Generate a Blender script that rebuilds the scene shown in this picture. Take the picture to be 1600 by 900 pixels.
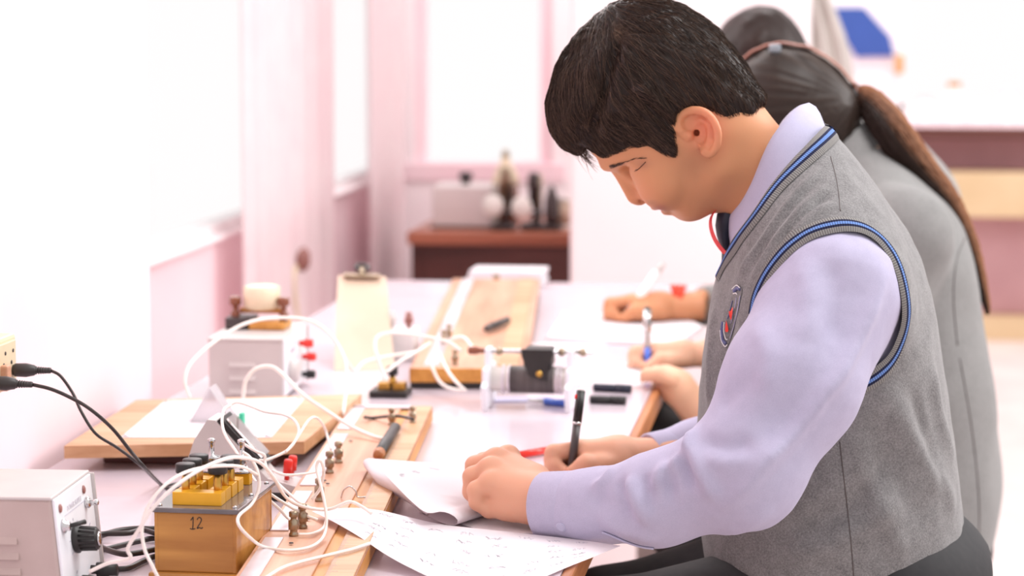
import bpy, bmesh, math, random
import numpy as np
from mathutils import Vector, Matrix, noise as mnoise

for _o in list(bpy.data.objects):
    bpy.data.objects.remove(_o, do_unlink=True)
SC = bpy.context.scene
COL = SC.collection
random.seed(7)
RNG = np.random.default_rng(11)

# ------------------------------------------------------------------ camera
FPX = 3777.8                      # focal length in pixels of the 1600 px frame (85 mm lens)
PITCH = math.atan(435 / FPX)
YAW = math.atan(510 / FPX * math.cos(PITCH))
TZ = 0.78                         # bench top height
CAM = np.array([0.0, 0.0, TZ + 0.56])
FW = np.array([-math.sin(YAW) * math.cos(PITCH), math.cos(YAW) * math.cos(PITCH), -math.sin(PITCH)])
RT = np.array([math.cos(YAW), math.sin(YAW), 0.0])
UP = np.cross(RT, FW)
cam_data = bpy.data.cameras.new('camera')
cam = bpy.data.objects.new('camera', cam_data)
COL.objects.link(cam)
cam_data.sensor_width = 36.0
cam_data.lens = 85.0
cam_data.clip_start = 0.05
cam_data.clip_end = 100
cam.matrix_world = Matrix(((RT[0], UP[0], -FW[0], CAM[0]), (RT[1], UP[1], -FW[1], CAM[1]),
                           (RT[2], UP[2], -FW[2], CAM[2]), (0, 0, 0, 1)))
cam_data.dof.use_dof = True
cam_data.dof.focus_distance = 2.52
cam_data.dof.aperture_fstop = 5.0
SC.camera = cam

# ------------------------------------------------------------------ world, lamps, exposure
wd = bpy.data.worlds.new('daylight')
SC.world = wd
wd.use_nodes = True
_bg = wd.node_tree.nodes['Background']
_bg.inputs[0].default_value = (1.0, 0.965, 0.965, 1)
_bg.inputs[1].default_value = 0.84
def area_lamp(name, loc, target, size, size_y, power, color):
    l = bpy.data.lights.new(name, 'AREA')
    l.shape = 'RECTANGLE'; l.size = size; l.size_y = size_y
    l.energy = power; l.color = color
    o = bpy.data.objects.new(name, l)
    COL.objects.link(o)
    o.location = loc
    d = Vector(target) - Vector(loc)
    o.rotation_euler = d.to_track_quat('-Z', 'Y').to_euler()
    return o
area_lamp('daylight_from_right_windows', (2.6, 4.4, 2.7), (0.0, 2.8, 1.0), 1.8, 1.4, 62, (1.0, 0.98, 0.97))
area_lamp('ceiling_lamp_near', (0.75, 2.95, 3.1), (0.1, 2.78, 0.9), 1.2, 0.9, 36, (1.0, 0.985, 0.98))
area_lamp('back_wall_fill', (-0.3, 6.0, 3.2), (-0.4, 6.4, 0.5), 1.6, 1.2, 38, (1.0, 0.97, 0.97))  # added fill to brighten the back wall, no fixture of the room
area_lamp('far_wall_fill', (0.7, 8.9, 3.2), (0.7, 9.6, 0.5), 1.6, 1.2, 48, (1.0, 0.98, 0.97))  # added fill light for the far wall and counter, unseen source
area_lamp('daylight_from_left_windows', (-1.25, 4.1, 2.0), (0.0, 2.9, 1.0), 1.5, 1.0, 15, (1.0, 0.94, 0.93))
SC.view_settings.view_transform = 'Standard'
SC.view_settings.look = 'None'
SC.view_settings.exposure = 0.3
SC.view_settings.gamma = 1.0
SC.view_settings.use_curve_mapping = False

# ------------------------------------------------------------------ photograph pixel -> point in the room
def ray(px, py):
    return FW + RT * ((px - 800) / FPX) - UP * ((py - 450) / FPX)
def at_depth(px, py, Z):
    return CAM + ray(px, py) * Z
def at_z(px, py, z=TZ):
    d = ray(px, py); return CAM + d * ((z - CAM[2]) / d[2])
def at_x(px, py, x):
    d = ray(px, py); return CAM + d * (x / d[0])
def at_y(px, py, y):
    d = ray(px, py); return CAM + d * (y / d[1])
def to_px(P):
    P = np.asarray(P, float) - CAM
    Z = P @ FW
    return 800 + FPX * (P @ RT) / Z, 450 - FPX * (P @ UP) / Z

# ------------------------------------------------------------------ materials
def lin(c):
    if isinstance(c, str):
        c = tuple(int(c[i:i + 2], 16) / 255 for i in (0, 2, 4))
    return tuple((x / 12.92 if x <= 0.04045 else ((x + 0.055) / 1.055) ** 2.4) for x in c)
MATS = {}
def new_mat(name, color, rough=0.5, metal=0.0, spec=0.5, coat=0.0):
    m = bpy.data.materials.new(name); m.use_nodes = True
    b = m.node_tree.nodes['Principled BSDF']
    b.inputs['Base Color'].default_value = (*lin(color), 1)
    b.inputs['Roughness'].default_value = rough
    b.inputs['Metallic'].default_value = metal
    b.inputs['Specular IOR Level'].default_value = spec
    b.inputs['Coat Weight'].default_value = coat
    MATS[name] = m
    return m, m.node_tree, b
def N(nt, typ, **kw):
    n = nt.nodes.new(typ)
    for k, v in kw.items():
        setattr(n, k, v)
    return n
def ramp(nt, fac, stops):
    r = N(nt, 'ShaderNodeValToRGB')
    el = r.color_ramp.elements
    while len(el) < len(stops):
        el.new(0.5)
    for e, (p, c) in zip(el, stops):
        e.position = p; e.color = (*lin(c), 1)
    nt.links.new(fac, r.inputs[0])
    return r.outputs[0]
def tex(nt, kind='NOISE', scale=10, detail=4, stretch=(1, 1, 1), coord='Object', rough=0.5, distort=0.0):
    tc = N(nt, 'ShaderNodeTexCoord'); mp = N(nt, 'ShaderNodeMapping')
    mp.inputs['Scale'].default_value = stretch
    nt.links.new(tc.outputs[coord], mp.inputs[0])
    n = N(nt, 'ShaderNodeTexNoise')
    n.inputs['Scale'].default_value = scale; n.inputs['Detail'].default_value = detail
    n.inputs['Roughness'].default_value = rough; n.inputs['Distortion'].default_value = distort
    nt.links.new(mp.outputs[0], n.inputs['Vector'])
    return n.outputs['Fac']
def bump(nt, b, height, strength=0.2, dist=0.001):
    n = N(nt, 'ShaderNodeBump')
    n.inputs['Strength'].default_value = strength; n.inputs['Distance'].default_value = dist
    nt.links.new(height, n.inputs['Height']); nt.links.new(n.outputs[0], b.inputs['Normal'])
def mottled(name, c1, c2, rough=0.5, metal=0.0, scale=12, stretch=(1, 1, 1), bump_s=0.0, lo=0.35, hi=0.65, spec=0.5, detail=4, coat=0.0):
    m, nt, b = new_mat(name, c1, rough, metal, spec, coat)
    f = tex(nt, scale=scale, stretch=stretch, detail=detail)
    nt.links.new(ramp(nt, f, [(lo, c1), (hi, c2)]), b.inputs['Base Color'])
    if bump_s:
        bump(nt, b, f, bump_s)
    return m
def wood(name, c1, c2, c3, along='Y', scale=6, rough=0.4, coat=0.0, fine=1.0):
    m, nt, b = new_mat(name, c1, rough, 0, 0.4, coat)
    st = {'X': (0.12, 1, 1), 'Y': (1, 0.12, 1), 'Z': (1, 1, 0.12)}[along]
    f1 = tex(nt, scale=scale * 4, stretch=st, detail=5, distort=0.8)
    f2 = tex(nt, scale=scale * 30 * fine, stretch=tuple(0.03 if s < 1 else 1 for s in st), detail=3)
    mx = N(nt, 'ShaderNodeMath', operation='MULTIPLY_ADD')
    nt.links.new(f2, mx.inputs[0]); mx.inputs[1].default_value = 0.35; nt.links.new(f1, mx.inputs[2])
    nt.links.new(ramp(nt, mx.outputs[0], [(0.42, c1), (0.62, c2), (0.85, c3)]), b.inputs['Base Color'])
    bump(nt, b, f2, 0.12, 0.0005)
    return m
def glass(name, color=(1, 1, 1), rough=0.02, ior=1.45):
    m, nt, b = new_mat(name, color, rough)
    b.inputs['Transmission Weight'].default_value = 1.0
    b.inputs['IOR'].default_value = ior
    return m

mottled('wall_paint', 'fdf2f3', 'fbedef', 0.7, scale=3)
mottled('wall_pink', 'f8dde2', 'f6d5dc', 0.7, scale=3)
mottled('column_paint', 'f3dde1', 'efd6db', 0.6, scale=4)
mottled('floor_tile', 'eedfdc', 'e4d2d0', 0.35, scale=5)
mottled('bench_laminate', 'd4c6ce', 'cec0c9', 0.22, scale=9, coat=0.2)
wood('bench_edge', 'c98d5e', 'b9774a', '9a5c36', 'Y', 6, 0.35)
wood('pine', 'dcae92', 'd29f82', 'bc8669', 'Y', 5, 0.45)
wood('pine_dark', 'e3a95f', 'd09247', 'b47634', 'Y', 5, 0.45)
wood('pine_across', 'd9b08e', 'cfa27c', 'b98a62', 'X', 5, 0.45)
wood('teak_box', 'd8a25a', 'cc924a', 'a0662c', 'X', 4, 0.35, 0.2, fine=0.5)
wood('dark_desk', '6e4038', '5a312b', '45241f', 'X', 3, 0.4)
wood('desk_top', 'b9735a', 'a9654d', '8f503b', 'X', 3, 0.35)
mottled('steel_grey', 'cfc7c4', 'c9c0be', 0.4, scale=20)
mottled('steel_warm', 'c6b3ad', 'beaaa4', 0.45, scale=20)
mottled('panel_white', 'f3f4f8', 'eceef4', 0.3, scale=15)
mottled('louver_dark', 'a8918b', '9b847f', 0.5, scale=20)
mottled('black_plastic', '262221', '1c1818', 0.45, scale=20)
mottled('black_rubber', '3a3433', '2e2928', 0.45, scale=30)
mottled('ebonite', '6d6668', '5c5658', 0.18, scale=18, coat=0.5)
mottled('brass', 'd2a75a', 'b78a3e', 0.28, 1.0, scale=30)
mottled('brass_block', 'f0b32c', 'e3a51f', 0.3, 0.25, scale=30)
mottled('brass_top', 'cba56c', 'b58e55', 0.4, 0.6, scale=40)
mottled('old_brass', 'b3a28c', '95836e', 0.35, 0.9, scale=60)
mottled('chrome', 'd5d2d2', 'c0bcbd', 0.18, 1.0, scale=20)
mottled('tin_strip', 'e9dfe6', 'cfc3c9', 0.3, 0.35, scale=14)
mottled('ivory', 'ecdabf', 'e6d0ae', 0.4, scale=10)
mottled('paper', 'faf7fa', 'f5f1f6', 0.75, scale=8)
mottled('paper_back', 'eddfec', 'e6d6e6', 0.75, scale=8)
mottled('ink_grey', 'c0bbc7', 'b4aebc', 0.8, scale=8)
mottled('badge_blue', '6c6e96', '5e6088', 0.8, scale=200)
mottled('pencil', 'e0dce5', 'd6d1dc', 0.8, scale=8)
mottled('ink_faint', 'd2ccd4', 'cac4cc', 0.8, scale=8)
mottled('clip_grey', '8e959c', '7e858c', 0.3, scale=8)
mottled('desk_box', 'e2d6d4', 'dccfce', 0.45, scale=8)
mottled('ink_black', '33302f', '242120', 0.6, scale=8)
mottled('red_plastic', 'f0372a', 'e22d22', 0.3, scale=8)
mottled('red_ribbon', 'e8303a', 'd8242e', 0.5, scale=8)
mottled('red_thread', 'f04a2a', 'd83a20', 0.7, scale=40)
mottled('rust_rubber', 'a06a62', '8a5850', 0.5, scale=8)
mottled('green_plastic', '35c39a', '2bb08a', 0.4, scale=8)
mottled('blue_plastic', '5a80e6', '4870dc', 0.3, scale=8)
mottled('blue_board', '3454a4', '304e98', 0.5, scale=3)
mottled('white_plastic', 'f6f4f4', 'efecec', 0.35, scale=8)
mottled('wire_white', 'fbf3ec', 'f4eae2', 0.5, scale=60)
mottled('cable_black', '3c3432', '2c2625', 0.4, scale=60)
mottled('coil_dark', '5d5554', '4a4342', 0.45, scale=60, stretch=(8, 0.2, 0.2))
mottled('ceramic', 'f1ebe4', 'e8e0d8', 0.4, scale=12)
mottled('hardboard', 'd6bda8', 'cbb09a', 0.6, scale=10)
mottled('curtain_pink', 'fdf4f5', 'fcecef', 0.8, scale=10)
def translucent(name, w):
    m = MATS[name]; nt = m.node_tree; b = nt.nodes['Principled BSDF']; out = nt.nodes['Material Output']
    tr = N(nt, 'ShaderNodeBsdfTranslucent'); tr.inputs[0].default_value = (*lin('fff2f3'), 1)
    mx = N(nt, 'ShaderNodeMixShader'); mx.inputs[0].default_value = w
    nt.links.new(b.outputs[0], mx.inputs[1]); nt.links.new(tr.outputs[0], mx.inputs[2]); nt.links.new(mx.outputs[0], out.inputs[0])
translucent('curtain_pink', 0.5)
translucent('paper', 0.3)
mottled('curtain_grey', 'cfc8c2', 'c4bcb6', 0.8, scale=10)
mottled('mauve_panel', 'a67c82', '9a7076', 0.5, scale=4)
mottled('pink_panel', 'c4979b', 'ba8b90', 0.5, scale=4)
mottled('beige_board', 'dcc09a', 'd2b48c', 0.5, scale=4)
mottled('brown_glass', '8a4a2c', '743a20', 0.15, scale=4, coat=0.5)
mottled('black_metal', '4a3f3f', '3b3232', 0.4, scale=8)
mottled('trouser_black', '201d20', '18161a', 0.75, scale=90)
mottled('shoe_black', '1c1a1b', '121111', 0.25, scale=9)
mottled('tie_navy', '25283c', '1c1f30', 0.55, scale=60)
mottled('stool_steel', 'b8b2b0', 'a8a2a0', 0.3, 0.6, scale=9)
mottled('stool_seat', 'f0ebe8', 'e6e0dc', 0.5, scale=9)
glass('clear_glass')
glass('prism_glass', (0.92, 0.9, 0.92), 0.12, 1.5)
MATS['prism_glass'].node_tree.nodes['Principled BSDF'].inputs['Transmission Weight'].default_value = 0.6
glass('window_glass', (1, 1, 1), 0.0, 1.02)

def fabric(name, c1, c2, scale, rough=0.9, bs=0.4, bd=0.0008, sheen=0.2, blotch=None):
    m, nt, b = new_mat(name, c1, rough, 0, 0.2)
    f = tex(nt, scale=scale, detail=3, rough=0.7)
    f2 = tex(nt, scale=scale * 0.12, detail=3)
    mx = N(nt, 'ShaderNodeMath', operation='MULTIPLY_ADD')
    nt.links.new(f2, mx.inputs[0]); mx.inputs[1].default_value = 0.35 if blotch is None else blotch
    nt.links.new(f, mx.inputs[2])
    nt.links.new(ramp(nt, mx.outputs[0], [(0.48, c1), (0.88, c2)]), b.inputs['Base Color'])
    bump(nt, b, f, bs, bd)
    b.inputs['Sheen Weight'].default_value = sheen
    b.inputs['Sheen Roughness'].default_value = 0.4
    return m
fabric('knit_grey', '686667', '918f8f', 520, 0.95, 0.5, 0.0012, 0.25)
fabric('knit_rib', '6e6c6c', '918f8f', 420, 0.95, 0.5, 0.001, 0.2)
fabric('shirt_lilac', 'aea9c2', 'b9b4cc', 900, 0.8, 0.3, 0.0004, 0.1)
fabric('shirt_collar', 'b4b1cb', 'bdbad2', 900, 0.8, 0.3, 0.0004, 0.1)
fabric('blazer_grey', '7a7978', '8a8988', 300, 0.9, 0.3, 0.001, 0.15)
fabric('blazer_light', '868482', '969492', 300, 0.9, 0.3, 0.001, 0.15)

def attr_mat(name, rough, sss=0.0, spec=0.4, bump_scale=0, bs=0.1, coat=0.0):
    m, nt, b = new_mat(name, (0.8, 0.6, 0.5), rough, 0, spec, coat)
    a = N(nt, 'ShaderNodeVertexColor', layer_name='Col')
    nt.links.new(a.outputs[0], b.inputs['Base Color'])
    if sss:
        b.inputs['Subsurface Weight'].default_value = sss
        b.inputs['Subsurface Radius'].default_value = (1.0, 0.35, 0.2)
        b.inputs['Subsurface Scale'].default_value = 0.006
    if bump_scale:
        bump(nt, b, tex(nt, scale=bump_scale, detail=3), bs, 0.0006)
    return m
attr_mat('skin', 0.5, 0.25, 0.35, 350, 0.12)
attr_mat('hair', 0.42, 0.0, 0.22)
attr_mat('trim_knit', 0.9, 0.0, 0.2)

# trim of the vest: printed-in stripes across the band (UV v), ribs along it (UV u)
def make_trim():
    m, nt, b = new_mat('vest_trim', '888888', 0.9, 0, 0.2)
    uv = N(nt, 'ShaderNodeUVMap'); sp = N(nt, 'ShaderNodeSeparateXYZ')
    nt.links.new(uv.outputs[0], sp.inputs[0])
    w = N(nt, 'ShaderNodeMath', operation='SINE')
    ml = N(nt, 'ShaderNodeMath', operation='MULTIPLY'); ml.inputs[1].default_value = 6.2832
    nt.links.new(sp.outputs[0], ml.inputs[0]); nt.links.new(ml.outputs[0], w.inputs[0])
    r = N(nt, 'ShaderNodeValToRGB'); r.color_ramp.interpolation = 'CONSTANT'
    el = r.color_ramp.elements
    stops = [(0.0, '8f8c8a'), (0.30, '262a48'), (0.44, '7294d6'), (0.61, '262a48'), (0.74, '8f8c8a')]
    while len(el) < len(stops):
        el.new(0.5)
    for e, (p, c) in zip(el, stops):
        e.position = p; e.color = (*lin(c), 1)
    nt.links.new(sp.outputs[1], r.inputs[0])
    # dark gaps between the light blue stitches
    gt = N(nt, 'ShaderNodeMath', operation='MULTIPLY_ADD'); gt.inputs[1].default_value = 0.28; gt.inputs[2].default_value = 0.72
    nt.links.new(w.outputs[0], gt.inputs[0])
    mx = N(nt, 'ShaderNodeMix', data_type='RGBA', blend_type='MULTIPLY'); mx.inputs[0].default_value = 0.8
    nt.links.new(r.outputs[0], mx.inputs[6]); nt.links.new(gt.outputs[0], mx.inputs[7])
    nt.links.new(mx.outputs[2], b.inputs['Base Color'])
    bump(nt, b, w.outputs[0], 0.5, 0.0008)
make_trim()
M = MATS

# ------------------------------------------------------------------ objects
def props(o, label=None, cat=None, group=None, kind=None):
    if label: o['label'] = label
    if cat: o['category'] = cat
    if group: o['group'] = group
    if kind: o['kind'] = kind
    return o
def thing(name, label, cat, loc=(0, 0, 0), rotz=0.0, group=None):
    o = bpy.data.objects.new(name, None); COL.objects.link(o)
    o.empty_display_size = 0.05
    o.location = [float(v) for v in loc]; o.rotation_euler = (0, 0, rotz)
    return props(o, label, cat, group)
def world_of(o):
    m = Matrix.Identity(4)
    while o is not None:
        m = o.matrix_basis @ m
        o = o.parent
    return m
class MB:
    """collects shapes, then becomes one mesh object"""
    def __init__(s):
        s.v, s.f, s.uv, s.smooth = [], [], None, []
    def add(s, vs, fs, smooth=False):
        n = len(s.v)
        s.v += [tuple(float(c) for c in p) for p in vs]
        s.f += [tuple(i + n for i in q) for q in fs]
        s.smooth += [smooth] * len(fs)
        return s
    def box(s, c, d, rz=0.0, bev=0.0, ry=0.0, rx=0.0):
        bm = bmesh.new(); bmesh.ops.create_cube(bm, size=1)
        for v in bm.verts:
            v.co = Vector((v.co.x * d[0], v.co.y * d[1], v.co.z * d[2]))
        if bev:
            bmesh.ops.bevel(bm, geom=bm.edges[:], offset=min(bev, min(d) * 0.45), segments=2, affect='EDGES', profile=0.5)
        bm.transform(Matrix.Translation(Vector([float(q) for q in c])) @ Matrix.Rotation(rz, 4, 'Z') @ Matrix.Rotation(ry, 4, 'Y') @ Matrix.Rotation(rx, 4, 'X'))
        bm.verts.index_update()
        s.add([v.co[:] for v in bm.verts], [[v.index for v in f.verts] for f in bm.faces]); bm.free()
        return s
    def lathe(s, profile, base=(0, 0, 0), axis=(0, 0, 1), seg=20, smooth=True):
        ax = Vector([float(a) for a in axis]).normalized(); q = Vector((0, 0, 1)).rotation_difference(ax)
        vs, fs = [], []
        for r, h in profile:
            for k in range(seg):
                a = 2 * math.pi * k / seg
                vs.append(Vector([float(b) for b in base]) + q @ Vector((r * math.cos(a), r * math.sin(a), h)))
        for i in range(len(profile) - 1):
            for k in range(seg):
                a, b = i * seg + k, i * seg + (k + 1) % seg
                fs.append((a, b, b + seg, a + seg))
        fs.append(tuple(reversed(range(seg)))); fs.append(tuple(range((len(profile) - 1) * seg, len(profile) * seg)))
        return s.add(vs, fs, smooth)
    def cyl(s, a, b, r, r2=None, seg=16, bev=0.0):
        a = Vector([float(q) for q in a]); b = Vector([float(q) for q in b]); L = (b - a).length
        r2 = r if r2 is None else r2
        pr = [(r, 0), (r2, L)] if not bev else [(r - bev, 0), (r, bev), (r2, L - bev), (r2 - bev, L)]
        return s.lathe(pr, a, b - a, seg)
    def tube(s, pts, r, seg=8, cap=True):
        pts = [Vector([float(c) for c in p]) for p in pts]; n = len(pts)
        rs = r if hasattr(r, '__len__') else [r] * n
        vs, fs = [], []
        t0 = (pts[1] - pts[0]).normalized()
        u = t0.orthogonal().normalized()
        for i, p in enumerate(pts):
            t = (pts[min(i + 1, n - 1)] - pts[max(i - 1, 0)]).normalized()
            u = (u - t * u.dot(t)).normalized(); w = t.cross(u)
            for k in range(seg):
                a = 2 * math.pi * k / seg
                vs.append(p + (u * math.cos(a) + w * math.sin(a)) * rs[i])
        for i in range(n - 1):
            for k in range(seg):
                a, b = i * seg + k, i * seg + (k + 1) % seg
                fs.append((a, b, b + seg, a + seg))
        if cap:
            fs.append(tuple(reversed(range(seg)))); fs.append(tuple(range((n - 1) * seg, n * seg)))
        return s.add(vs, fs, True)
    def prism(s, poly, axis_from, axis_to, smooth=False):
        """poly: list of 3D points; extruded by axis_to-axis_from"""
        d = Vector([float(c) for c in axis_to]) - Vector([float(c) for c in axis_from]); n = len(poly)
        P = [Vector([float(c) for c in p]) for p in poly]
        vs = P + [p + d for p in P]
        fs = [tuple(range(n)), tuple(reversed(range(n, 2 * n)))]
        fs += [((k + 1) % n, k, k + n, (k + 1) % n + n) for k in range(n)]
        return s.add(vs, fs, smooth)
    def grid(s, P, smooth=True, thick=0.0):
        """P: array rows x cols x 3 -> sheet, solid when thick"""
        P = np.asarray(P, float); R, C = P.shape[:2]
        q = [(i * C + j, i * C + j + 1, (i + 1) * C + j + 1, (i + 1) * C + j) for i in range(R - 1) for j in range(C - 1)]
        if not thick:
            return s.add(P.reshape(-1, 3), q, smooth)
        gu = np.gradient(P, axis=1); gv = np.gradient(P, axis=0)
        nrm = np.cross(gu, gv); nrm /= np.linalg.norm(nrm, axis=2, keepdims=True) + 1e-12
        B = P - nrm * thick; o = R * C
        fs = q + [tuple(i + o for i in reversed(f)) for f in q]
        rim = [j for j in range(C)] + [i * C + C - 1 for i in range(1, R)] + [(R - 1) * C + j for j in range(C - 2, -1, -1)] + [i * C for i in range(R - 2, 0, -1)]
        A_ = P.reshape(-1, 3); B_ = B.reshape(-1, 3); m = len(rim)
        s.add(np.concatenate([A_, B_]), fs, smooth)
        return s.add(np.concatenate([A_[rim], B_[rim]]), [((k + 1) % m, k, k + m, (k + 1) % m + m) for k in range(m)], False)
    def build(s, name, mat, parent=None, local=False, fix=True):
        me = bpy.data.meshes.new(name)
        V = np.array(s.v, float)
        o = bpy.data.objects.new(name, me); COL.objects.link(o)
        if parent is not None:
            o.parent = parent
            if not local:
                inv = np.array(world_of(parent).inverted())
                V = V @ inv[:3, :3].T + inv[:3, 3]
        elif not local:
            c = (V.min(0) + V.max(0)) / 2; c[2] = V[:, 2].min()
            o.location = c; V = V - c
        me.from_pydata(V.tolist(), [], s.f)
        me.polygons.foreach_set('use_smooth', s.smooth)
        if fix:
            bm = bmesh.new(); bm.from_mesh(me); bmesh.ops.recalc_face_normals(bm, faces=bm.faces[:]); bm.to_mesh(me); bm.free()
        if mat is not None:
            me.materials.append(M[mat] if isinstance(mat, str) else mat)
        me.update()
        return o
def spline(pts, n=8):
    P = np.array(pts, float)
    Q = np.vstack([2 * P[0] - P[1], P, 2 * P[-1] - P[-2]])
    out = []
    for i in range(1, len(Q) - 2):
        p0, p1, p2, p3 = Q[i - 1], Q[i], Q[i + 1], Q[i + 2]
        for k in range(n):
            t = k / n
            out.append(0.5 * (2 * p1 + (p2 - p0) * t + (2 * p0 - 5 * p1 + 4 * p2 - p3) * t * t + (3 * p1 - p0 - 3 * p2 + p3) * t ** 3))
    out.append(P[-1])
    return np.array(out)
# ================================================================== the room
def struct(name, mb, mat, parent=None, local=False):
    o = mb.build(name, mat, parent, local)
    if parent is None: o['kind'] = 'structure'
    return o
struct('floor', MB().box((1.0, 5.0, -0.05), (6.0, 14.0, 0.1)), 'floor_tile')
XW = -1.35                        # left wall behind the window bay
# left wall: strip below the sill, piers between the two window openings, strip above
lw = MB()
WIN = [(3.42, 7.2)]
lw.box((XW - 0.03, 4.85, 0.42), (0.06, 5.3, 0.84))
lw.box((XW - 0.03, 4.85, 2.75), (0.06, 5.3, 0.3))
for a, b in ((2.25, WIN[0][0]), (WIN[0][1], 7.5)):
    lw.box((XW - 0.03, (a + b) / 2, 1.72), (0.06, b - a, 1.76))
struct('wall_left', lw, 'wall_pink')
struct('trim_1', MB().box((XW + 0.1475, 2.4, 1.45), (0.475, 1.86, 2.9), bev=0.01), 'column_paint')   # column the bench touches
for k, (a, b) in enumerate(WIN):
    w = thing('window_%d' % (k + 1), None, None, (XW - 0.03, (a + b) / 2, 0.84)); w['kind'] = 'structure'
    f = MB(); z0, z1 = 0.84, 2.6
    for y in (a + 0.015, b - 0.015): f.box((XW - 0.03, y, (z0 + z1) / 2), (0.05, 0.03, z1 - z0))
    for z in (z0 + 0.015, z1 - 0.015): f.box((XW - 0.03, (a + b) / 2, z), (0.05, b - a, 0.03))
    f.build('window_frame', 'white_plastic', w)
    for y0, y1 in ((a + 0.03, b - 0.03),):
        MB().box((XW - 0.03, (y0 + y1) / 2, (z0 + z1) / 2), (0.005, y1 - y0, z1 - z0 - 0.1)).build('pane', 'window_glass', w)
    MB().box((XW - 0.02, (a + b) / 2, 0.843), (0.08, b - a, 0.012), bev=0.004).build('window_sill', 'wall_paint', w)

def curtain(name, label, a, b, x, z0, z1, waves, amp, mat, axis='y', edge=None):
    P = []
    n = 24 * waves
    for i in range(41):
        t = i / 40; row = []
        for j in range(n + 1):
            s = j / n
            y = a + (b - a) * s
            if edge: y = a + (edge(t) - a) * s
            d = amp * math.sin(2 * math.pi * waves * s + 0.5 * math.sin(3 * t)) * (0.6 + 0.4 * t) + 0.3 * amp * math.sin(7.3 * s * waves)
            row.append((x + d, y, z1 + (z0 - z1) * t) if axis == 'y' else (y, x + d, z1 + (z0 - z1) * t))
        P.append(row)
    o = MB().grid(P, True, 0.003).build(name, mat)
    return props(o, label, 'curtain')
curtain('curtain', 'pale pink curtain hanging beside the left windows, nearer of two', 5.15, 6.1, XW + 0.06, 0.45, 2.62, 7, 0.016, 'curtain_pink')
curtain('curtain', 'pale pink curtain in the far left corner beyond the clipboard', 6.62, 7.15, XW + 0.06, 0.3, 2.62, 4, 0.016, 'curtain_pink')
# back wall with a window, a pier nearer the camera, the far wall on the right with another window
bw = MB()
bw.box((-1.0, 7.35, 0.42), (0.9, 0.2, 0.84)); bw.box((-1.0, 7.35, 2.7), (0.9, 0.2, 0.4))
bw.box((-1.335, 7.35, 1.67), (0.13, 0.2, 1.66)); bw.box((-0.7, 7.35, 1.67), (0.3, 0.2, 1.66))
struct('wall_back', bw, 'wall_paint')
w = thing('window_2', None, None, (-1.06, 7.35, 0.84)); w['kind'] = 'structure'
f = MB()
for x in (-1.262, -0.868): f.box((x, 7.31, 1.67), (0.03 if x < -1 else 0.045, 0.09, 1.66))
for z in (0.85, 2.49): f.box((-1.06, 7.3, z), (0.5, 0.12, 0.05))
f.build('window_frame', 'wall_pink', w)
MB().box((-1.065, 7.35, 1.67), (0.36, 0.005, 1.62)).build('pane', 'window_glass', w)
struct('wall_middle', MB().box((-0.342, 6.0, 1.45), (0.546, 0.8, 2.9), bev=0.01), 'wall_paint')
fw = MB()
fw.box((0.6, 10.72, 0.45), (3.2, 0.2, 0.9)); fw.box((0.6, 10.72, 2.75), (3.2, 0.2, 0.3))
fw.box((-0.37, 10.72, 1.75), (1.26, 0.2, 1.7)); fw.box((2.0, 10.72, 1.75), (0.4, 0.2, 1.7))
struct('wall_far', fw, 'wall_paint')
w = thing('window_3', None, None, (1.03, 10.72, 0.9)); w['kind'] = 'structure'
f = MB()
for x in (0.275, 1.785): f.box((x, 10.7, 1.75), (0.03, 0.08, 1.7))
for z in (0.915, 2.585): f.box((1.03, 10.7, z), (1.54, 0.08, 0.03))
f.build('window_frame', 'white_plastic', w)
for x in (1.03,): MB().box((x, 10.72, 1.75), (1.48, 0.005, 1.64)).build('pane', 'window_glass', w)

# grey drape hanging at the right side of the pier
def drape_edge(t):
    return float(np.interp(t, [0, .48, .5, .53, .56, .62, .8, 1], [-.08, -.035, -.024, .002, .03, .056, .1, .12]))
curtain('curtain', 'beige-grey drape hanging at the edge of the pink wall beside the blue board', -0.13, 0.1, 7.4, 0.25, 2.5, 3, 0.018, 'curtain_grey', 'x', drape_edge)

# blue board on the far wall
poly = [(1290, 12), (1350, 12), (1391, 58), (1397, 88), (1338, 89)]
t = thing('notice_board', 'blue notice board with slanted corner on the far wall, right of the drape', 'board', at_y(1345, 88, 10.6))
MB().prism([at_y(x, y, 10.6) for x, y in poly], (0, 10.6, 0), (0, 10.575, 0)).build('board_face', 'blue_board', t)
big = [(1280, 4), (1354, 4), (1400, 54), (1405, 104), (1330, 104)]
MB().prism([at_y(x, y, 10.62) for x, y in big], (0, 10.62, 0), (0, 10.602, 0)).build('backing', 'wall_paint', t)
props(MB().box(at_y(1405, 100, 10.55), (0.035, 0.05, 0.085), bev=0.008).build('wall_plaque', 'pine_dark'), 'small orange plaque on the far wall beside the blue board', 'plaque')

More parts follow.
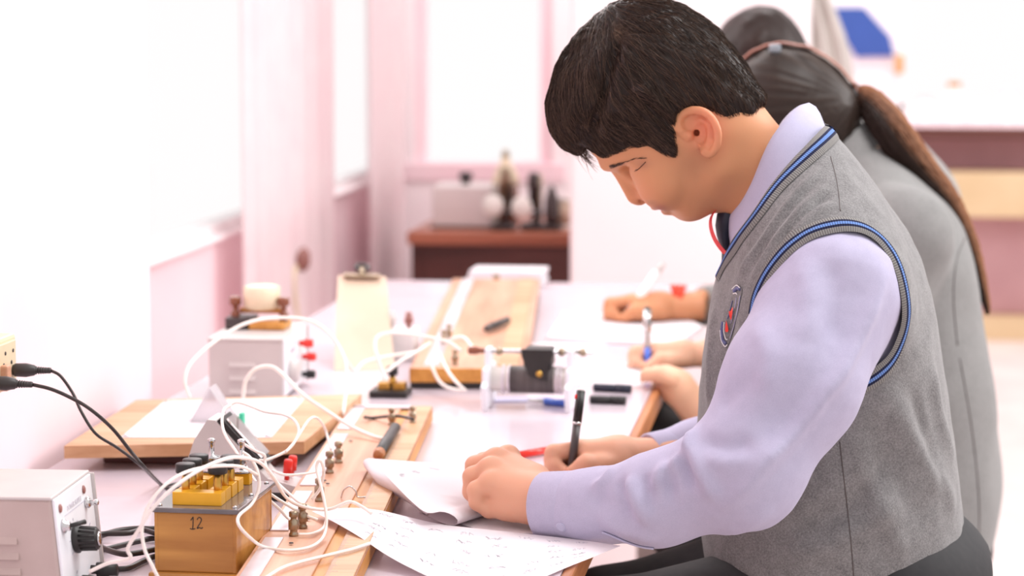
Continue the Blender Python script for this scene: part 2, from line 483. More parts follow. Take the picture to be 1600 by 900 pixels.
# far counter on the right
t = thing('cabinet', 'long far counter with brown top, mauve panels and a beige shelf', 'cabinet', (0.9, 10.25, 0))
MB().box((0.9, 10.29, 0.845), (2.2, 0.64, 0.042), bev=0.003).build('worktop', 'wall_pink', t)
MB().box((0.9, 9.955, 0.845), (2.2, 0.03, 0.044), bev=0.004).build('edge_band', 'dark_desk', t)
MB().box((0.9, 10.35, 0.755), (2.16, 0.5, 0.135)).build('upper_panel', 'mauve_panel', t)
MB().box((0.9, 10.25, 0.595), (2.18, 0.7, 0.18), bev=0.006).build('shelf_board', 'beige_board', t)
for k in range(3):
    MB().box((0.18 + 0.72 * k, 10.3, 0.3), (0.715, 0.5, 0.405), bev=0.004).build('door', 'pink_panel', t)
MB().box((0.9, 10.25, 0.048), (2.18, 0.62, 0.094)).build('plinth', 'beige_board', t)
jar_labels = ['pale jar on the far counter, leftmost of four', 'taller pale jar second from the left on the far counter',
              'squat pale jar third from the left on the far counter', 'pale jar rightmost of four on the far counter']
for k, (px, h, r) in enumerate([(1445, 0.11, 0.035), (1490, 0.17, 0.04), (1530, 0.09, 0.05), (1575, 0.14, 0.04)]):
    p = at_z(px, 190, 0.866); p = at_y(px, 180, 10.25); p[2] = 0.866
    j = thing('jar', jar_labels[k], 'jar', p, 0, 'jars on the far counter')
    MB().lathe([(r * .9, 0), (r, .01), (r, h * .7), (r * .6, h * .86), (r * .6, h * .9)], p, seg=20).build('jar_body', 'white_plastic', j)
    MB().lathe([(r * .66, h * .9), (r * .68, h), (r * .5, h + .004)], p, seg=20).build('lid', ['curtain_pink', 'pine_dark', 'white_plastic', 'wall_pink'][k], j)

# dark desk under the back window with old apparatus on it
dz = 0.745
t = thing('desk', 'dark brown wooden desk with reddish top standing under the back window', 'desk', (-0.92, 6.68, 0))
MB().box((-0.9075, 6.68, dz - 0.0175), (0.475, 0.56, 0.035), bev=0.006).build('desk_top', 'desk_top', t)
MB().box((-0.905, 6.44, 0.53), (0.41, 0.02, 0.36)).build('modesty_panel', 'dark_desk', t)
for x in (-1.122, -0.69): MB().box((x, 6.68, 0.355), (0.03, 0.5, 0.71)).build('side_panel', 'dark_desk', t)
def dpt(px, y): 
    p = at_y(px, 340, y); p[2] = dz; return p
p = dpt(728, 6.6)
t = thing('meter_box', 'grey metal box with black knob on top on the dark desk', 'instrument', p)
MB().box((p[0], p[1], dz + 0.06), (0.165, 0.16, 0.112), bev=0.006).build('case', 'desk_box', t)
MB().box((p[0] - 0.0, p[1], dz + 0.002), (0.175, 0.17, 0.004)).build('base_plate', 'black_metal', t)
MB().lathe([(0.014, 0), (0.01, 0.01), (0.02, 0.018), (0.018, 0.032)], (p[0] + 0.0, p[1], dz + 0.116)).build('knob', 'black_plastic', t)
MB().box((p[0] + 0.088, p[1], dz + 0.06), (0.012, 0.15, 0.112), bev=0.003).build('front_panel', 'curtain_grey', t)
p = dpt(790, 6.62)
t = thing('reagent_bottle', 'brown glass bottle with pale shoulders standing behind the dark desk instruments', 'bottle', p)
MB().lathe([(.034, 0), (.037, .008), (.037, .115)], p, seg=24).build('bottle_body', 'brown_glass', t)
MB().lathe([(.0375, .115), (.036, .135), (.022, .165), (.013, .175), (.013, .19)], p, seg=24).build('bottle_shoulder', 'ivory', t)
MB().lathe([(.011, .19), (.012, .195), (.007, .21)], p, seg=16).build('stopper', 'old_brass', t)
def microscope(px, y, h, label, lens):
    p = dpt(px, y)
    t = thing('microscope', label, 'microscope', p, 0, 'old optical instruments on the desk')
    MB().box((p[0], p[1], dz + .009), (.06, .09, .018), bev=.006).build('foot', 'black_metal', t)
    MB().tube(spline([(p[0], p[1] + .02, dz + .015), (p[0] + .012, p[1] + .035, dz + h * .4), (p[0] + .01, p[1] + .03, dz + h * .7), (p[0], p[1], dz + h * .72)], 6), .0085).build('arm', 'black_metal', t)
    MB().lathe([(.011, 0), (.011, h * .35), (.016, h * .36), (.016, h * .62), (.011, h * .66)], (p[0], p[1] - .005, dz + h * .38), (0.06, -.1, 1), 16).build('tube', 'old_brass' if lens else 'black_metal', t)
    MB().lathe([(.03, 0), (.03, .006)], (p[0], p[1], dz + h * .27), seg=20).build('stage', 'black_metal', t)
    MB().lathe([(.026, 0), (.03, .006), (.026, .012)], (p[0] - .022, p[1] - .05, dz + h * .42), (-.2, -1, .1), 22).build('focus_wheel', 'ceramic', t)
microscope(788, 6.5, .165, 'dark microscope with pale wheel on the desk, left of the two', True)
microscope(832, 6.52, .15, 'dark microscope with pale wheel on the desk, right of the two', False)
p = dpt(862, 6.5)
t = thing('magnet_coil', 'dark pointed coil stand at the right end of the dark desk', 'instrument', p)
MB().box((p[0], p[1], dz + .008), (.05, .06, .016), bev=.004).build('foot', 'black_metal', t)
MB().lathe([(.016, 0), (.021, .03), (.018, .07), (.008, .1), (.003, .105)], (p[0], p[1], dz + .016), seg=18).build('coil', 'black_metal', t)
MB().cyl((p[0] - .035, p[1] + .02, dz), (p[0] - .033, p[1] + .02, dz + .15), .005).build('rod', 'old_brass', t)
p = dpt(882, 6.55)
t = thing('spool', 'pale wound spool standing at the right edge of the dark desk', 'spool', p)
MB().lathe([(.02, 0), (.02, .006), (.014, .01), (.014, .075), (.02, .08), (.02, .085)], p, seg=18).build('spool_body', 'ceramic', t)
MB().lathe([(.0175, .012), (.0175, .073)], p, seg=18).build('winding', 'hardboard', t)

# small junction box and pull cord on the left wall
jb = at_x(487, 365, XW + 0.03); 
t = thing('junction_box', 'small white switch box on the left wall between the curtains', 'switch box', (XW + 0.0, jb[1], jb[2] - .05))
MB().box((XW + .03, jb[1], jb[2]), (.06, .12, .1), bev=.008).build('box_body', 'steel_grey', t)
MB().box((XW + .062, jb[1], jb[2]), (.006, .09, .08), bev=.002).build('cover', 'white_plastic', t)
hk = at_x(466, 405, XW + 0.06)
t = thing('wall_hook', 'small pinkish curtain knob with loop below the switch box', 'hook', (XW, hk[1], hk[2]))
MB().lathe([(.012, 0), (.012, .04), (.03, .05), (.03, .075), (.02, .085)], (XW, hk[1], hk[2]), (1, 0, 0), 16).build('knob', 'rust_rubber', t)
MB().tube(spline([(XW + .06, hk[1], hk[2]), (XW + .06, hk[1] + .06, hk[2] - .05), (XW + .06, hk[1] + .02, hk[2] - .2), (XW + .06, hk[1] - .05, hk[2] - .05), (XW + .06, hk[1], hk[2])], 8), .006).build('loop', 'ivory', t)

# ================================================================== the bench
BX0, BX1, BY0, BY1 = -0.953, -0.254, 1.2, 4.93
t = thing('lab_bench', 'long white-topped laboratory bench with brown wooden edge along the left wall', 'table', ((BX0 + BX1) / 2, (BY0 + BY1) / 2, 0))
MB().box(((BX0 + BX1 - .012) / 2, (BY0 + BY1) / 2, TZ - .004), (BX1 - BX0 - .012, BY1 - BY0, .008)).build('tabletop', 'bench_laminate', t)
MB().box(((BX0 + BX1) / 2 - .01, (BY0 + BY1) / 2, TZ - .019), (BX1 - BX0 - .03, BY1 - BY0 - .01, .022)).build('underlay', 'bench_edge', t)
MB().box((BX1 - .006, (BY0 + BY1) / 2, TZ - .016), (.012, BY1 - BY0, .032), bev=.003).build('edge_band', 'bench_edge', t)
for y in (1.5, 3.06, 4.7):
    for x in (BX0 + .06, BX1 - .1):
        MB().box((x, y, .374), (.05, .05, .748)).build('leg', 'steel_grey', t)
for x in (BX0 + .06, BX1 - .1): MB().box((x, 3.1, .70), (.03, 3.15, .05)).build('rail', 'steel_grey', t)
# ================================================================== apparatus on the bench
def place(o_name, label, cat, p, rz=0, group=None):
    return thing(o_name, label, cat, p, rz, group)
def terminal(parent, p, mat='old_brass', s=1.0, local=False):
    """brass binding post: square pillar with cross hole, screw on top"""
    p = np.array(p, float)
    o = MB().lathe([(.0055 * s, 0), (.0055 * s, .0025 * s), (.0042 * s, .004 * s), (.0042 * s, .007 * s), (.006 * s, .008 * s), (.006 * s, .017 * s), (.0035 * s, .0185 * s), (.0035 * s, .021 * s), (.0052 * s, .022 * s), (.0052 * s, .027 * s), (.003 * s, .0285 * s)], p, seg=12).build('terminal', mat, parent, local)
    return o

# ---- power supplies: steel box, white face with switch, knob, lamp and terminals (local: face looks to +x, box runs along -x)
def power_supply(p, rz, L, Wd, Hh, label, tilt=0.05, variant=0):
    t = place('power_supply', label, 'power supply', p, rz, 'grey bench power supplies')
    MB().box((-L / 2, 0, Hh / 2 + .004), (L, Wd, Hh), bev=.003).build('case', 'steel_warm' if variant == 0 else 'steel_grey', t, True)
    MB().box((-L / 2, 0, Hh + .0045), (L + .002, Wd + .003, .003), bev=.001).build('lid', 'steel_grey', t, True)
    lv = 4 if variant == 0 else 3
    for k in range(lv):
        z = Hh * (.12 + .46 * k / max(1, lv - 1))
        l0, l1 = (-.125, .088) if variant == 0 else (-L * .72, L * .36)
        MB().prism([(l0, -Wd / 2 + .001, z), (l0, -Wd / 2 - .0035, z + .001), (l0, -Wd / 2 + .001, z + .009)], (0, 0, 0), (l1, 0, 0)).build('louver', 'steel_warm' if variant == 0 else 'steel_grey', t, True)
    for (x, y) in ((-.02, -Wd / 2 + .02), (-L + .02, Wd / 2 - .02), (-.02, Wd / 2 - .02), (-L + .02, -Wd / 2 + .02)):
        MB().cyl((x, y, 0), (x, y, .005), .006).build('rubber_foot', 'black_rubber', t, True)
    fp = MB().box((.0015, 0, Hh / 2 + .005), (.003, Wd - .004, Hh - .004), bev=.0008).build('front_panel', 'panel_white', t, True)
    MB().box((.002, Wd / 2 - .001, Hh / 2 + .004), (.009, .003, Hh), bev=.0008).build('side_rim', 'steel_grey', t, True)
    return t, fp
PS = at_z(138, 884, TZ)
pw, ph = .140, .096
# the two visible top corners of its face give its turn
c0, c1 = at_z(80, 783, TZ + .0985), at_z(138, 740, TZ + .0985)
rz = math.atan2(c1[1] - c0[1], c1[0] - c0[0]) - math.pi / 2
ctr = (c0 + c1) / 2; pw = float(np.linalg.norm((c1 - c0)[:2]))
t, fp = power_supply((ctr[0], ctr[1], TZ), rz, .20, pw, ph, 'near grey power supply with black knob at the left edge of the bench')
def on_panel(v, z): return (.003, v * pw / 2, z)       # v -1 near .. 1 far
for v in (-.86, .55):
    MB().lathe([(.0042, 0), (.0042, .0012), (.0025, .002)], on_panel(v * .9, ph * (.93 if v > 0 else .92)), (1, 0, 0), 12).build('screw_cap', 'rust_rubber', t, True)
MB().box((.0032, -.02 * pw, ph * .815), (.0004, pw * .55, .0006)).build('underline', 'ink_grey', fp, True)
def text_mesh(body, size, name, mat, parent, mtx, ext=0.0002):
    cu = bpy.data.curves.new('t', 'FONT'); cu.body = body; cu.size = size; cu.align_x = 'CENTER'; cu.extrude = ext; cu.resolution_u = 2
    tmp = bpy.data.objects.new('t', cu); COL.objects.link(tmp)
    bpy.context.view_layer.update()
    me = bpy.data.meshes.new_from_object(tmp.evaluated_get(bpy.context.evaluated_depsgraph_get()))
    bpy.data.objects.remove(tmp, do_unlink=True); bpy.data.curves.remove(cu)
    me.transform(mtx); me.name = name
    o = bpy.data.objects.new(name, me); COL.objects.link(o); o.parent = parent; me.materials.clear(); me.materials.append(M[mat])
    return o
FACE_X = Matrix(((0, 0, 1, 0), (1, 0, 0, 0), (0, 1, 0, 0), (0, 0, 0, 1)))      # text plane -> panel facing +x
text_mesh('POWER SUPPLY', .0075, 'lettering', 'ink_faint', fp, Matrix.Translation((.0032, -.02 * pw, ph * .84)) @ FACE_X)
MB().lathe([(.0052, 0), (.006, .001), (.006, .003), (.004, .005)], on_panel(.55, ph * .79), (1, 0, 0), 14).build('indicator_bezel', 'chrome', t, True)
MB().lathe([(.003, .003), (.003, .012), (.002, .013)], on_panel(.55, ph * .79), (1, 0, 0), 12).build('indicator_stud', 'chrome', t, True)
sw = MB().lathe([(.0068, 0), (.0072, .001), (.0072, .002), (.0045, .0035), (.0045, .007)], on_panel(-.72, ph * .735), (1, 0, 0), 16).build('toggle_collar', 'chrome', t, True)
q = np.array(on_panel(-.72, ph * .735)); MB().cyl(q + (.006, 0, 0), q + (.019, .012, .002), .0019, .0024).build('toggle_lever', 'black_plastic', sw, True)
q = np.array(on_panel(-.2, ph * .53))
kb = MB().lathe([(.0135, 0), (.0143, .001), (.0143, .004), (.0112, .006), (.0106, .021), (.0098, .023)], q, (1, 0, 0), 28).build('knob', 'black_plastic', t, True)
fl = MB()
for k in range(14):
    a = 2 * math.pi * k / 14
    fl.cyl(q + (.006, .0110 * math.cos(a), .0110 * math.sin(a)), q + (.0215, .0104 * math.cos(a), .0104 * math.sin(a)), .0013, seg=6)
fl.build('grip_rib', 'black_plastic', kb, True)
MB().lathe([(.0065, .023), (.007, .0245), (.005, .0255)], q, (1, 0, 0), 18).build('knob_cap', 'chrome', kb, True)
for k in range(7):      # dial marks
    a = math.radians(-130 + 43 * k); 
    MB().box(q + (.0004, .0185 * math.sin(a), .0185 * math.cos(a)), (.0004, .0008, .0026), rx=-a).build('dial_mark', 'ink_grey', fp, True)
for v, col in ((-.35, 'black_plastic'), (.45, 'black_plastic'), (-.75, 'rust_rubber')):
    q = np.array(on_panel(v, ph * .10))
    MB().lathe([(.0045, 0), (.0045, .005), (.0075, .006), (.0075, .016), (.006, .018), (.006, .026)], q, (1, 0, 0), 16).build('terminal', col, t, True)
for v, z in ((.62, .55), (-.3, .2)):
    MB().box((.0033, v * pw / 2, ph * z), (.0004, .004, .0012), rx=.5).build('panel_mark', 'ink_grey', fp, True)

# the face leans back a little: shear the whole box
for ch in [o for o in bpy.data.objects if o.parent is not None and (o.parent is t or o.parent.parent is t)]:
    for v_ in ch.data.vertices: v_.co.x += .095 * (ph - v_.co.z)
# far power supply: face turned to the right
p2 = (at_z(468, 612) + at_z(482, 604)) / 2
a0, a1 = at_z(441, 533, TZ + .088), at_z(476, 507, TZ + .088)
rz2 = math.atan2(a1[1] - a0[1], a1[0] - a0[0]) - math.pi / 2
pw2 = float(np.linalg.norm((a1 - a0)[:2])); ctr = (a0 + a1) / 2
L2 = .108
t, fp = power_supply((ctr[0], ctr[1], TZ), rz2, L2, pw2, .085, 'small grey power supply with red terminals behind the drawing board', variant=1)
for v, z, c in ((.35, .80, 'red_plastic'), (.62, .52, 'red_plastic'), (.55, .22, 'black_plastic')):
    MB().lathe([(.004, 0), (.004, .006), (.0065, .007), (.0065, .018), (.005, .02)], (.003, v * pw2 / 2, .085 * z), (1, 0, 0), 16).build('terminal', c, t, True)
MB().lathe([(.017, 0), (.018, .002), (.016, .012), (.014, .013)], (.003, -.05, .085 * .45), (1, 0, 0), 24).build('dial', 'steel_grey', t, True)
MB().box((.0035, -.3 * pw2 / 2, .085 * .78), (.0006, .03, .006)).build('name_plate', 'ink_grey', fp, True)
PS2 = np.array(t.location); PS2H = .0915
# wooden stand with cream spool on top of it
q = at_z(428, 522, TZ + PS2H); q = np.array((PS2[0] - .055, PS2[1] + .02, TZ + PS2H))
t = thing('coil_stand', 'cream coil between brown posts on top of the small far power supply', 'coil', q)
MB().box(q + (-.028, 0, .009), (.04, .05, .018), bev=.003).build('base_block', 'black_metal', t)
MB().box(q + (.012, 0, .006), (.06, .05, .012), bev=.003).build('base_board', 'pine_dark', t)
for dx in (-.035, .038):
    MB().lathe([(.007, 0), (.007, .012), (.0045, .014), (.0045, .022), (.009, .024), (.009, .034), (.006, .036)], q + (dx, -.01, .012), seg=14).build('post', 'brown_glass', t)
MB().lathe([(.02, 0), (.027, .003), (.027, .033), (.02, .036)], q + (.003, 0, .028), seg=24).build('coil_body', 'ivory', t)
MB().cyl(q + (-.03, 0, .026), (q + (.033, 0, .026)), .004).build('axle', 'pine_dark', t)

# ---- cream wall socket with two plugs
sx0, sx1 = -.9525, -.902
s0, s1 = at_x(25, 560, sx1), None
yR = at_x(25, 517, sx1)[1]; zT = at_x(20, 522, sx1)[2]; zB = at_x(20, 607, sx1)[2]
t = thing('wall_socket', 'cream socket box on the column at the left edge with two black plugs', 'socket', (sx0, yR - .15, zB))
body = MB().box(((sx0 + sx1) / 2, yR - .15, (zT + zB) / 2), (sx1 - sx0, .30, zT - zB), bev=.004).build('socket_box', 'ivory', t)
MB().box((sx1 + .001, yR - .15, (zT + zB) / 2), (.004, .28, zT - zB - .012), bev=.001).build('cover_plate', 'ivory', t)
for dy in (.02, .045, .07, .11):
    for dz_, k in ((.72, 0), (.52, 1), (.34, 0)):
        MB().cyl((sx1 + .0025, yR - dy - .006 * k, zB + (zT - zB) * dz_), (sx1 + .0036, yR - dy - .006 * k, zB + (zT - zB) * dz_), .0022, seg=10).build('hole', 'black_plastic', t)
MB().box((sx1 + .006, yR - .055, zB + (zT - zB) * .3), (.01, .014, .028), bev=.002).build('rocker_switch', 'pine', t)
cab = []
for k, (a, b, lab) in enumerate((((20, 578), (80, 579), 'black plug in the cream socket, upper and farther one'), ((-12, 598), (51, 601), 'black ribbed plug in the cream socket, lower and nearer one'))):
    A = at_x(*a, sx1 + .003); Z = float((A - CAM) @ FW); B = at_depth(*b, Z + .005)
    t = thing('plug', lab, 'plug', A, 0, 'black plugs')
    d = B - A; L = float(np.linalg.norm(d))
    MB().lathe([(.0055, 0), (.0075, .003), (.0078, L * .35), (.006, L * .56), (.0046, L * .6)], A, d, 18).build('plug_body', 'black_rubber', t)
    pr = [(.0046, L * .58)]
    for j in range(6):
        pr += [(.0046 - .00025 * j, L * (.6 + .06 * j)), (.0046 - .00025 * j, L * (.63 + .06 * j)), (.0034, L * (.635 + .06 * j)), (.0034, L * (.655 + .06 * j))]
    pr += [(.003, L)]
    MB().lathe(pr, A, d, 14).build('strain_relief', 'black_rubber', t)
    cab.append((B, Z))
def wire(name, pts, r, mat, label, group, seg=7, n=7):
    P = [at_depth(x, y, Z) if not isinstance(x, np.ndarray) else x for x, y, Z in pts]
    return props(MB().tube(spline(P, n), r, seg).build(name, mat), label, name, group)
def wires(name, pts3, r, mat, label, group, seg=7, n=7):
    return props(MB().tube(spline(pts3, n), r, seg).build(name, mat), label, name, group)
def D(lst):
    return [at_depth(*q) for q in lst]
B0, Z0 = cab[0]; B1, Z1 = cab[1]
wires('cable', [B0] + D([(95, 588, Z0), (114, 615, Z0), (128, 645, Z0 - .01), (150, 678, Z0 - .01), (184, 700, Z0 + .01), (218, 726, Z0 + .02)]) + [at_z(250, 756, TZ + .003), at_z(262, 758, TZ + .003), at_z(310, 748, TZ + .003)], .0018, 'cable_black', 'black cable sagging from the upper plug to the bench', 'black cables')
wires('cable', [B1] + D([(80, 608, Z1), (112, 622, Z1), (142, 640, Z1), (176, 670, Z1 + .02), (205, 706, Z1 + .03), (228, 733, Z1 + .04)]) + [at_z(254, 759, TZ + .003), at_z(268, 763, TZ + .003), at_z(320, 757, TZ + .003)], .0021, 'cable_black', 'black cable running from the lower plug behind the wooden box', 'black cables')
# loops of black cable between power supply and wooden box
def flat(l, z=TZ + .0032): return [at_z(x, y, z) for x, y in l]
wires('cable', flat([(140, 842), (160, 836), (185, 829), (215, 826), (245, 826), (300, 818)], TZ + .004), .0032, 'cable_black', 'black cable loop left of the wooden box, farthest of four', 'black cables')
wires('cable', flat([(140, 838), (165, 834), (200, 833), (222, 828), (247, 834), (290, 838)], TZ + .0105), .003, 'cable_black', 'black cable loop lying over the farthest one left of the wooden box', 'black cables')
wires('cable', flat([(140, 862), (165, 858), (190, 852), (215, 846), (247, 841), (300, 850)], TZ + .004), .003, 'cable_black', 'black cable with printed flecks crossing left of the wooden box', 'black cables')
wires('cable', flat([(135, 836), (150, 850), (170, 860), (195, 866), (222, 863), (247, 858), (290, 858)], TZ + .010), .0032, 'cable_black', 'black cable dipping towards the camera left of the wooden box', 'black cables')
wires('cable', flat([(158, 888), (180, 889), (202, 887), (225, 876), (248, 868), (290, 862)], TZ + .0035), .003, 'cable_black', 'black cable nearest the camera left of the wooden box', 'black cables')

# ---- plug resistance box marked 12
bx0, bx1, by0, by1 = -.6605, -.5780, 2.278, 2.418
t = thing('resistance_box', 'wooden resistance box marked 12 with yellow brass blocks and black plugs', 'resistance box', ((bx0 + bx1) / 2, (by0 + by1) / 2, TZ), math.radians(-1.0))
hw, hd = (bx1 - bx0) / 2, (by1 - by0) / 2
MB().box((0, 0, .004), (2 * hw + .012, 2 * hd + .012, .007), bev=.002).build('base_board', 'teak_box', t, True)
for sx in (-1, 1):
    for sy in (-1, 1): MB().cyl((sx * hw * .8, sy * hd * .8, 0), (sx * hw * .8, sy * hd * .8, .001), .004).build('foot', 'black_rubber', t, True)
bd = MB().box((0, 0, .0375), (2 * hw, 2 * hd, .060), bev=.0015).build('box_body', 'teak_box', t, True)
for sx, sy in ((-1, -1), (1, -1), (1, 1), (-1, 1)):
    MB().box((sx * (hw - .0015), sy * (hd - .0015), .0375), (.004, .004, .06), bev=.001).build('corner_strip', 'teak_box', t, True)
# hand-painted 12
def strokes(parent, lines, name, mat, r, mtx):
    mb = MB()
    for l in lines: mb.tube([mtx @ Vector((x, y, 0)) for x, y in l], r, 6)
    return mb.build(name, mat, parent, True)
mt = Matrix.Translation((.0008, -hd - .0002, .0565)) @ Matrix(((1, 0, 0, 0), (0, 0, 1, 0), (0, 1, 0, 0), (0, 0, 0, 1)))
one = [[(-.0052, .0035), (-.0035, .006), (-.0028, .0066), (-.003, .0), (-.0034, -.0052)], [(-.0062, -.0048), (-.0034, -.0054), (-.0008, -.0046)]]
two = [[(.0012, .0042), (.0024, .0062), (.0042, .0066), (.0055, .005), (.0052, .003), (.0036, .0), (.0014, -.0034), (.0016, -.0044), (.0034, -.0034), (.0054, -.0044), (.0068, -.003)]]
strokes(bd, [spline([(a, b, 0) for a, b in l], 5)[:, :2] for l in one], 'painted_digit', 'ink_black', .0005, mt)
strokes(bd, [spline([(a, b, 0) for a, b in l], 5)[:, :2] for l in two], 'painted_digit', 'ink_black', .0005, mt)
zt = .0675
MB().box((0, 0, zt + .0025), (2 * hw + .008, 2 * hd + .008, .005), bev=.0012).build('top_plate', 'ebonite', t, True)
zt += .005
for sx in (-1, 1):
    for sy in (-.92, 0, .92): MB().lathe([(.0028, 0), (.0024, .0012), (.001, .0018)], (sx * (hw - .003), sy * (hd - .002), zt), seg=10).build('screw', 'chrome', t, True)
blk = lambda x, y, w, d: MB().box((x, y, zt + .0065), (w, d, .013), bev=.0006).build('brass_segment', 'brass_block', t, True)
blk(-.0015, -hd + .020, .050, .017)
for k in range(3):
    blk(-.0175, -hd + .041 + .024 * k, .017, .0195)
    blk(.0145, -hd + .041 + .024 * k, .017, .0195)
blk(-.0015, hd - .014, .050, .012)
for sx in (-.0175, .0155):
    for k, yy in enumerate((-hd + .0285, -hd + .053, -hd + .077)):
        pl = MB().lathe([(.0032, 0), (.0042, .012), (.0042, .0125), (.0042, .020), (.0034, .021), (.0034, .0265)], (sx, yy, zt + .004), seg=14).build('plug', 'brass', t, True)
        MB().lathe([(.0090, .0265), (.0098, .0272), (.0098, .0352), (.0092, .0358)], (sx, yy, zt + .003), seg=22).build('plug_head', 'black_plastic', pl, True)
for sx in (-.016, .016):
    tm = MB().lathe([(.011, 0), (.012, .0015), (.012, .003), (.005, .004), (.005, .012), (.0095, .013), (.0095, .0165), (.003, .0175), (.003, .030), (.0042, .031), (.0042, .034), (.002, .0352)], (sx - .002, hd - .014, zt + .012), seg=16).build('terminal', 'chrome', t, True)

# ---- meter bridge (metre-long board with strips, scale, wire and binding posts)
FL_, FR_ = at_z(542, 662, TZ), at_z(680, 658, TZ)
far = (FL_ + FR_) / 2; near = (at_z(574, 900, TZ) + at_z(389, 900, TZ)) / 2
BWID = .118; ang = math.atan2(-(near - far)[0], (near - far)[1]) + math.pi      # local -y runs towards the camera
t = thing('meter_bridge', 'near metre bridge of pine with steel strips, scale and brass binding posts', 'metre bridge', (far[0], far[1], TZ), ang, 'metre bridges')
MBR = t
LB = 1.06
MB().box((0, -LB / 2, .011), (BWID - .004, LB, .018), bev=.0015).build('base_board', 'pine_dark', t, True)
for yy in (-.04, -.5, -1.0): MB().box((0, yy, .001), (BWID - .02, .03, .002)).build('foot', 'black_rubber', t, True)
MB().box((-.021, -LB / 2, .0212), (.072, LB - .002, .0028), bev=.0008).build('top_board', 'pine', t, True)
MB().box((.042, -LB / 2, .0216), (.028, LB - .004, .0036), bev=.0006).build('scale_board', 'pine_across', t, True)
MB().box((.0565, -LB / 2, .0205), (.0008, LB - .004, .0015)).build('groove', 'bench_edge', t, True)
tk = MB()
for k in range(0, 201):
    w = .011 if k % 10 == 0 else (.007 if k % 5 == 0 else .0045)
    tk.box((.028 + w / 2, -.03 - k * .005, .02345), (w, .0005, .0002))
tk.build('scale_marks', 'ink_grey', t, True)['kind'] = 'stuff'
zs = .0227
for y0, y1 in ((-.012, -.19), (-.225, -.56), (-.595, -.80), (-.835, -1.05)):
    MB().box((-.043, (y0 + y1) / 2, zs + .0008), (.019, abs(y1 - y0), .0016), bev=.0004).build('metal_strip', 'tin_strip', t, True)
MB().box((-.012, -.012, zs + .0008), (.08, .02, .0016), bev=.0004).build('metal_strip', 'tin_strip', t, True)
def inv_loc(px, py, z):      # local coordinates of a point seen at this pixel on the board
    return world_of(MBR).inverted() @ Vector([float(c) for c in at_z(px, py, TZ + z)])
posts = [(515, 738, -1), (529, 722, -1), (459, 836, -1), (473, 824, -1), (499, 782, -1)]
for px, py, _ in posts:
    q = inv_loc(px, py, .0235)
    terminal(t, (q.x, q.y, zs), 'old_brass', .92, True)
for px, py in ((612, 663), (645, 660)):
    q = inv_loc(px, py, .0235); terminal(t, (q.x, min(q.y, -.008), zs), 'old_brass', .8, True)
for (px, py) in ((507, 752), (455, 850), (482, 812), (548, 690), (512, 757)):
    q = inv_loc(px, py, .0235); MB().lathe([(.0025, 0), (.002, .001)], (q.x, q.y, zs + .0015), seg=8).build('screw', 'black_metal', t, True)
# curved lead joining the far posts
a, b = at_z(570, 652, TZ + .03), at_z(645, 655, TZ + .04)
wires('lead', [a, at_z(582, 653, TZ + .025), at_z(600, 651, TZ + .03), at_z(622, 650, TZ + .035), b], .0022, 'black_metal', 'short grey curved lead at the far end of the near metre bridge', None)
# wire clip standing on the board
q0, q1, q2 = inv_loc(533, 778, .0235), inv_loc(546, 765, .0235), inv_loc(560, 778, .0235)
MB().tube(spline([(q0.x, q0.y, .0235), (q0.x + .003, q0.y, .032), ((q0.x + q2.x) / 2, q0.y, .0365), (q2.x - .003, q2.y, .031), (q2.x - .001, q2.y, .0245), (q2.x + .008, q2.y, .0245)], 6), .0009).build('wire_clip', 'chrome', t, True)
# jockey lying on the board
a, b = at_z(590, 712, TZ + .031), at_z(618, 668, TZ + .031)
t = thing('jockey', 'black jockey rod with wooden tip lying on the near metre bridge', 'jockey', (a[0], a[1], TZ + .0235))
MB().cyl(a + (b - a) * .1, b, .0068, bev=.001, seg=18).build('rod', 'black_rubber', t)
MB().cyl(a, a + (b - a) * .1, .0055, .0072, seg=18).build('tip', 'bench_edge', t)

# ---- galvanometer behind the resistance box: wedge body, sloping dial, terminal shelf
gy = 2.665
G = lambda x, y: at_y(x, y, gy)
prof = [(296, 797), (294, 716), (303, 688), (324, 656), (336, 657), (418, 748), (466, 762), (470, 797)]
P = [G(*p) for p in prof]
gx = [p[0] for p in P]
t = thing('galvanometer', 'grey sloping-faced galvanometer with red terminals behind the wooden resistance box', 'galvanometer', ((min(gx) + max(gx)) / 2, gy + .045, TZ))
MB().box(((min(gx) + max(gx)) / 2, gy + .024, TZ + .005), (max(gx) - min(gx) + .004, .050, .01), bev=.002).build('base_plate', 'black_plastic', t)
for p in P: p[2] = max(p[2], TZ + .0102)
MB().prism(P, (0, gy, 0), (0, gy + .048, 0)).build('case', 'steel_grey', t)
A, Bq = P[4], P[5]; sl = Bq - A; nrm = np.array((-sl[2], 0, sl[0])); nrm = nrm / np.linalg.norm(nrm) * (1 if nrm[2] > 0 else -1)
def slope(u, v, h): return A + sl * u + np.array((0, v, 0)) + nrm * h
MB().prism([slope(.02, .002, 0.0005), slope(.86, .002, .0005), slope(.86, .046, .0005), slope(.02, .046, .0005)], (0, 0, 0), nrm * .006).build('dial_frame', 'black_plastic', t)
MB().prism([slope(.1, .010, .0068), slope(.72, .010, .0068), slope(.72, .040, .0068), slope(.1, .040, .0068)], (0, 0, 0), nrm * .001).build('dial_face', 'coil_dark', t)
MB().prism([slope(.08, .008, .0085), slope(.75, .008, .0085), slope(.75, .042, .0085), slope(.08, .042, .0085)], (0, 0, 0), nrm * .0025).build('dial_window', 'clear_glass', t)
for v in (.012, .036):
    q = (P[5] * .45 + P[6] * .55) + np.array((0, v, .002))
    MB().lathe([(.003, 0), (.003, .006), (.0052, .007), (.0052, .022), (.0042, .024)], q, (.1, 0, 1), 16).build('terminal', 'red_plastic', t)

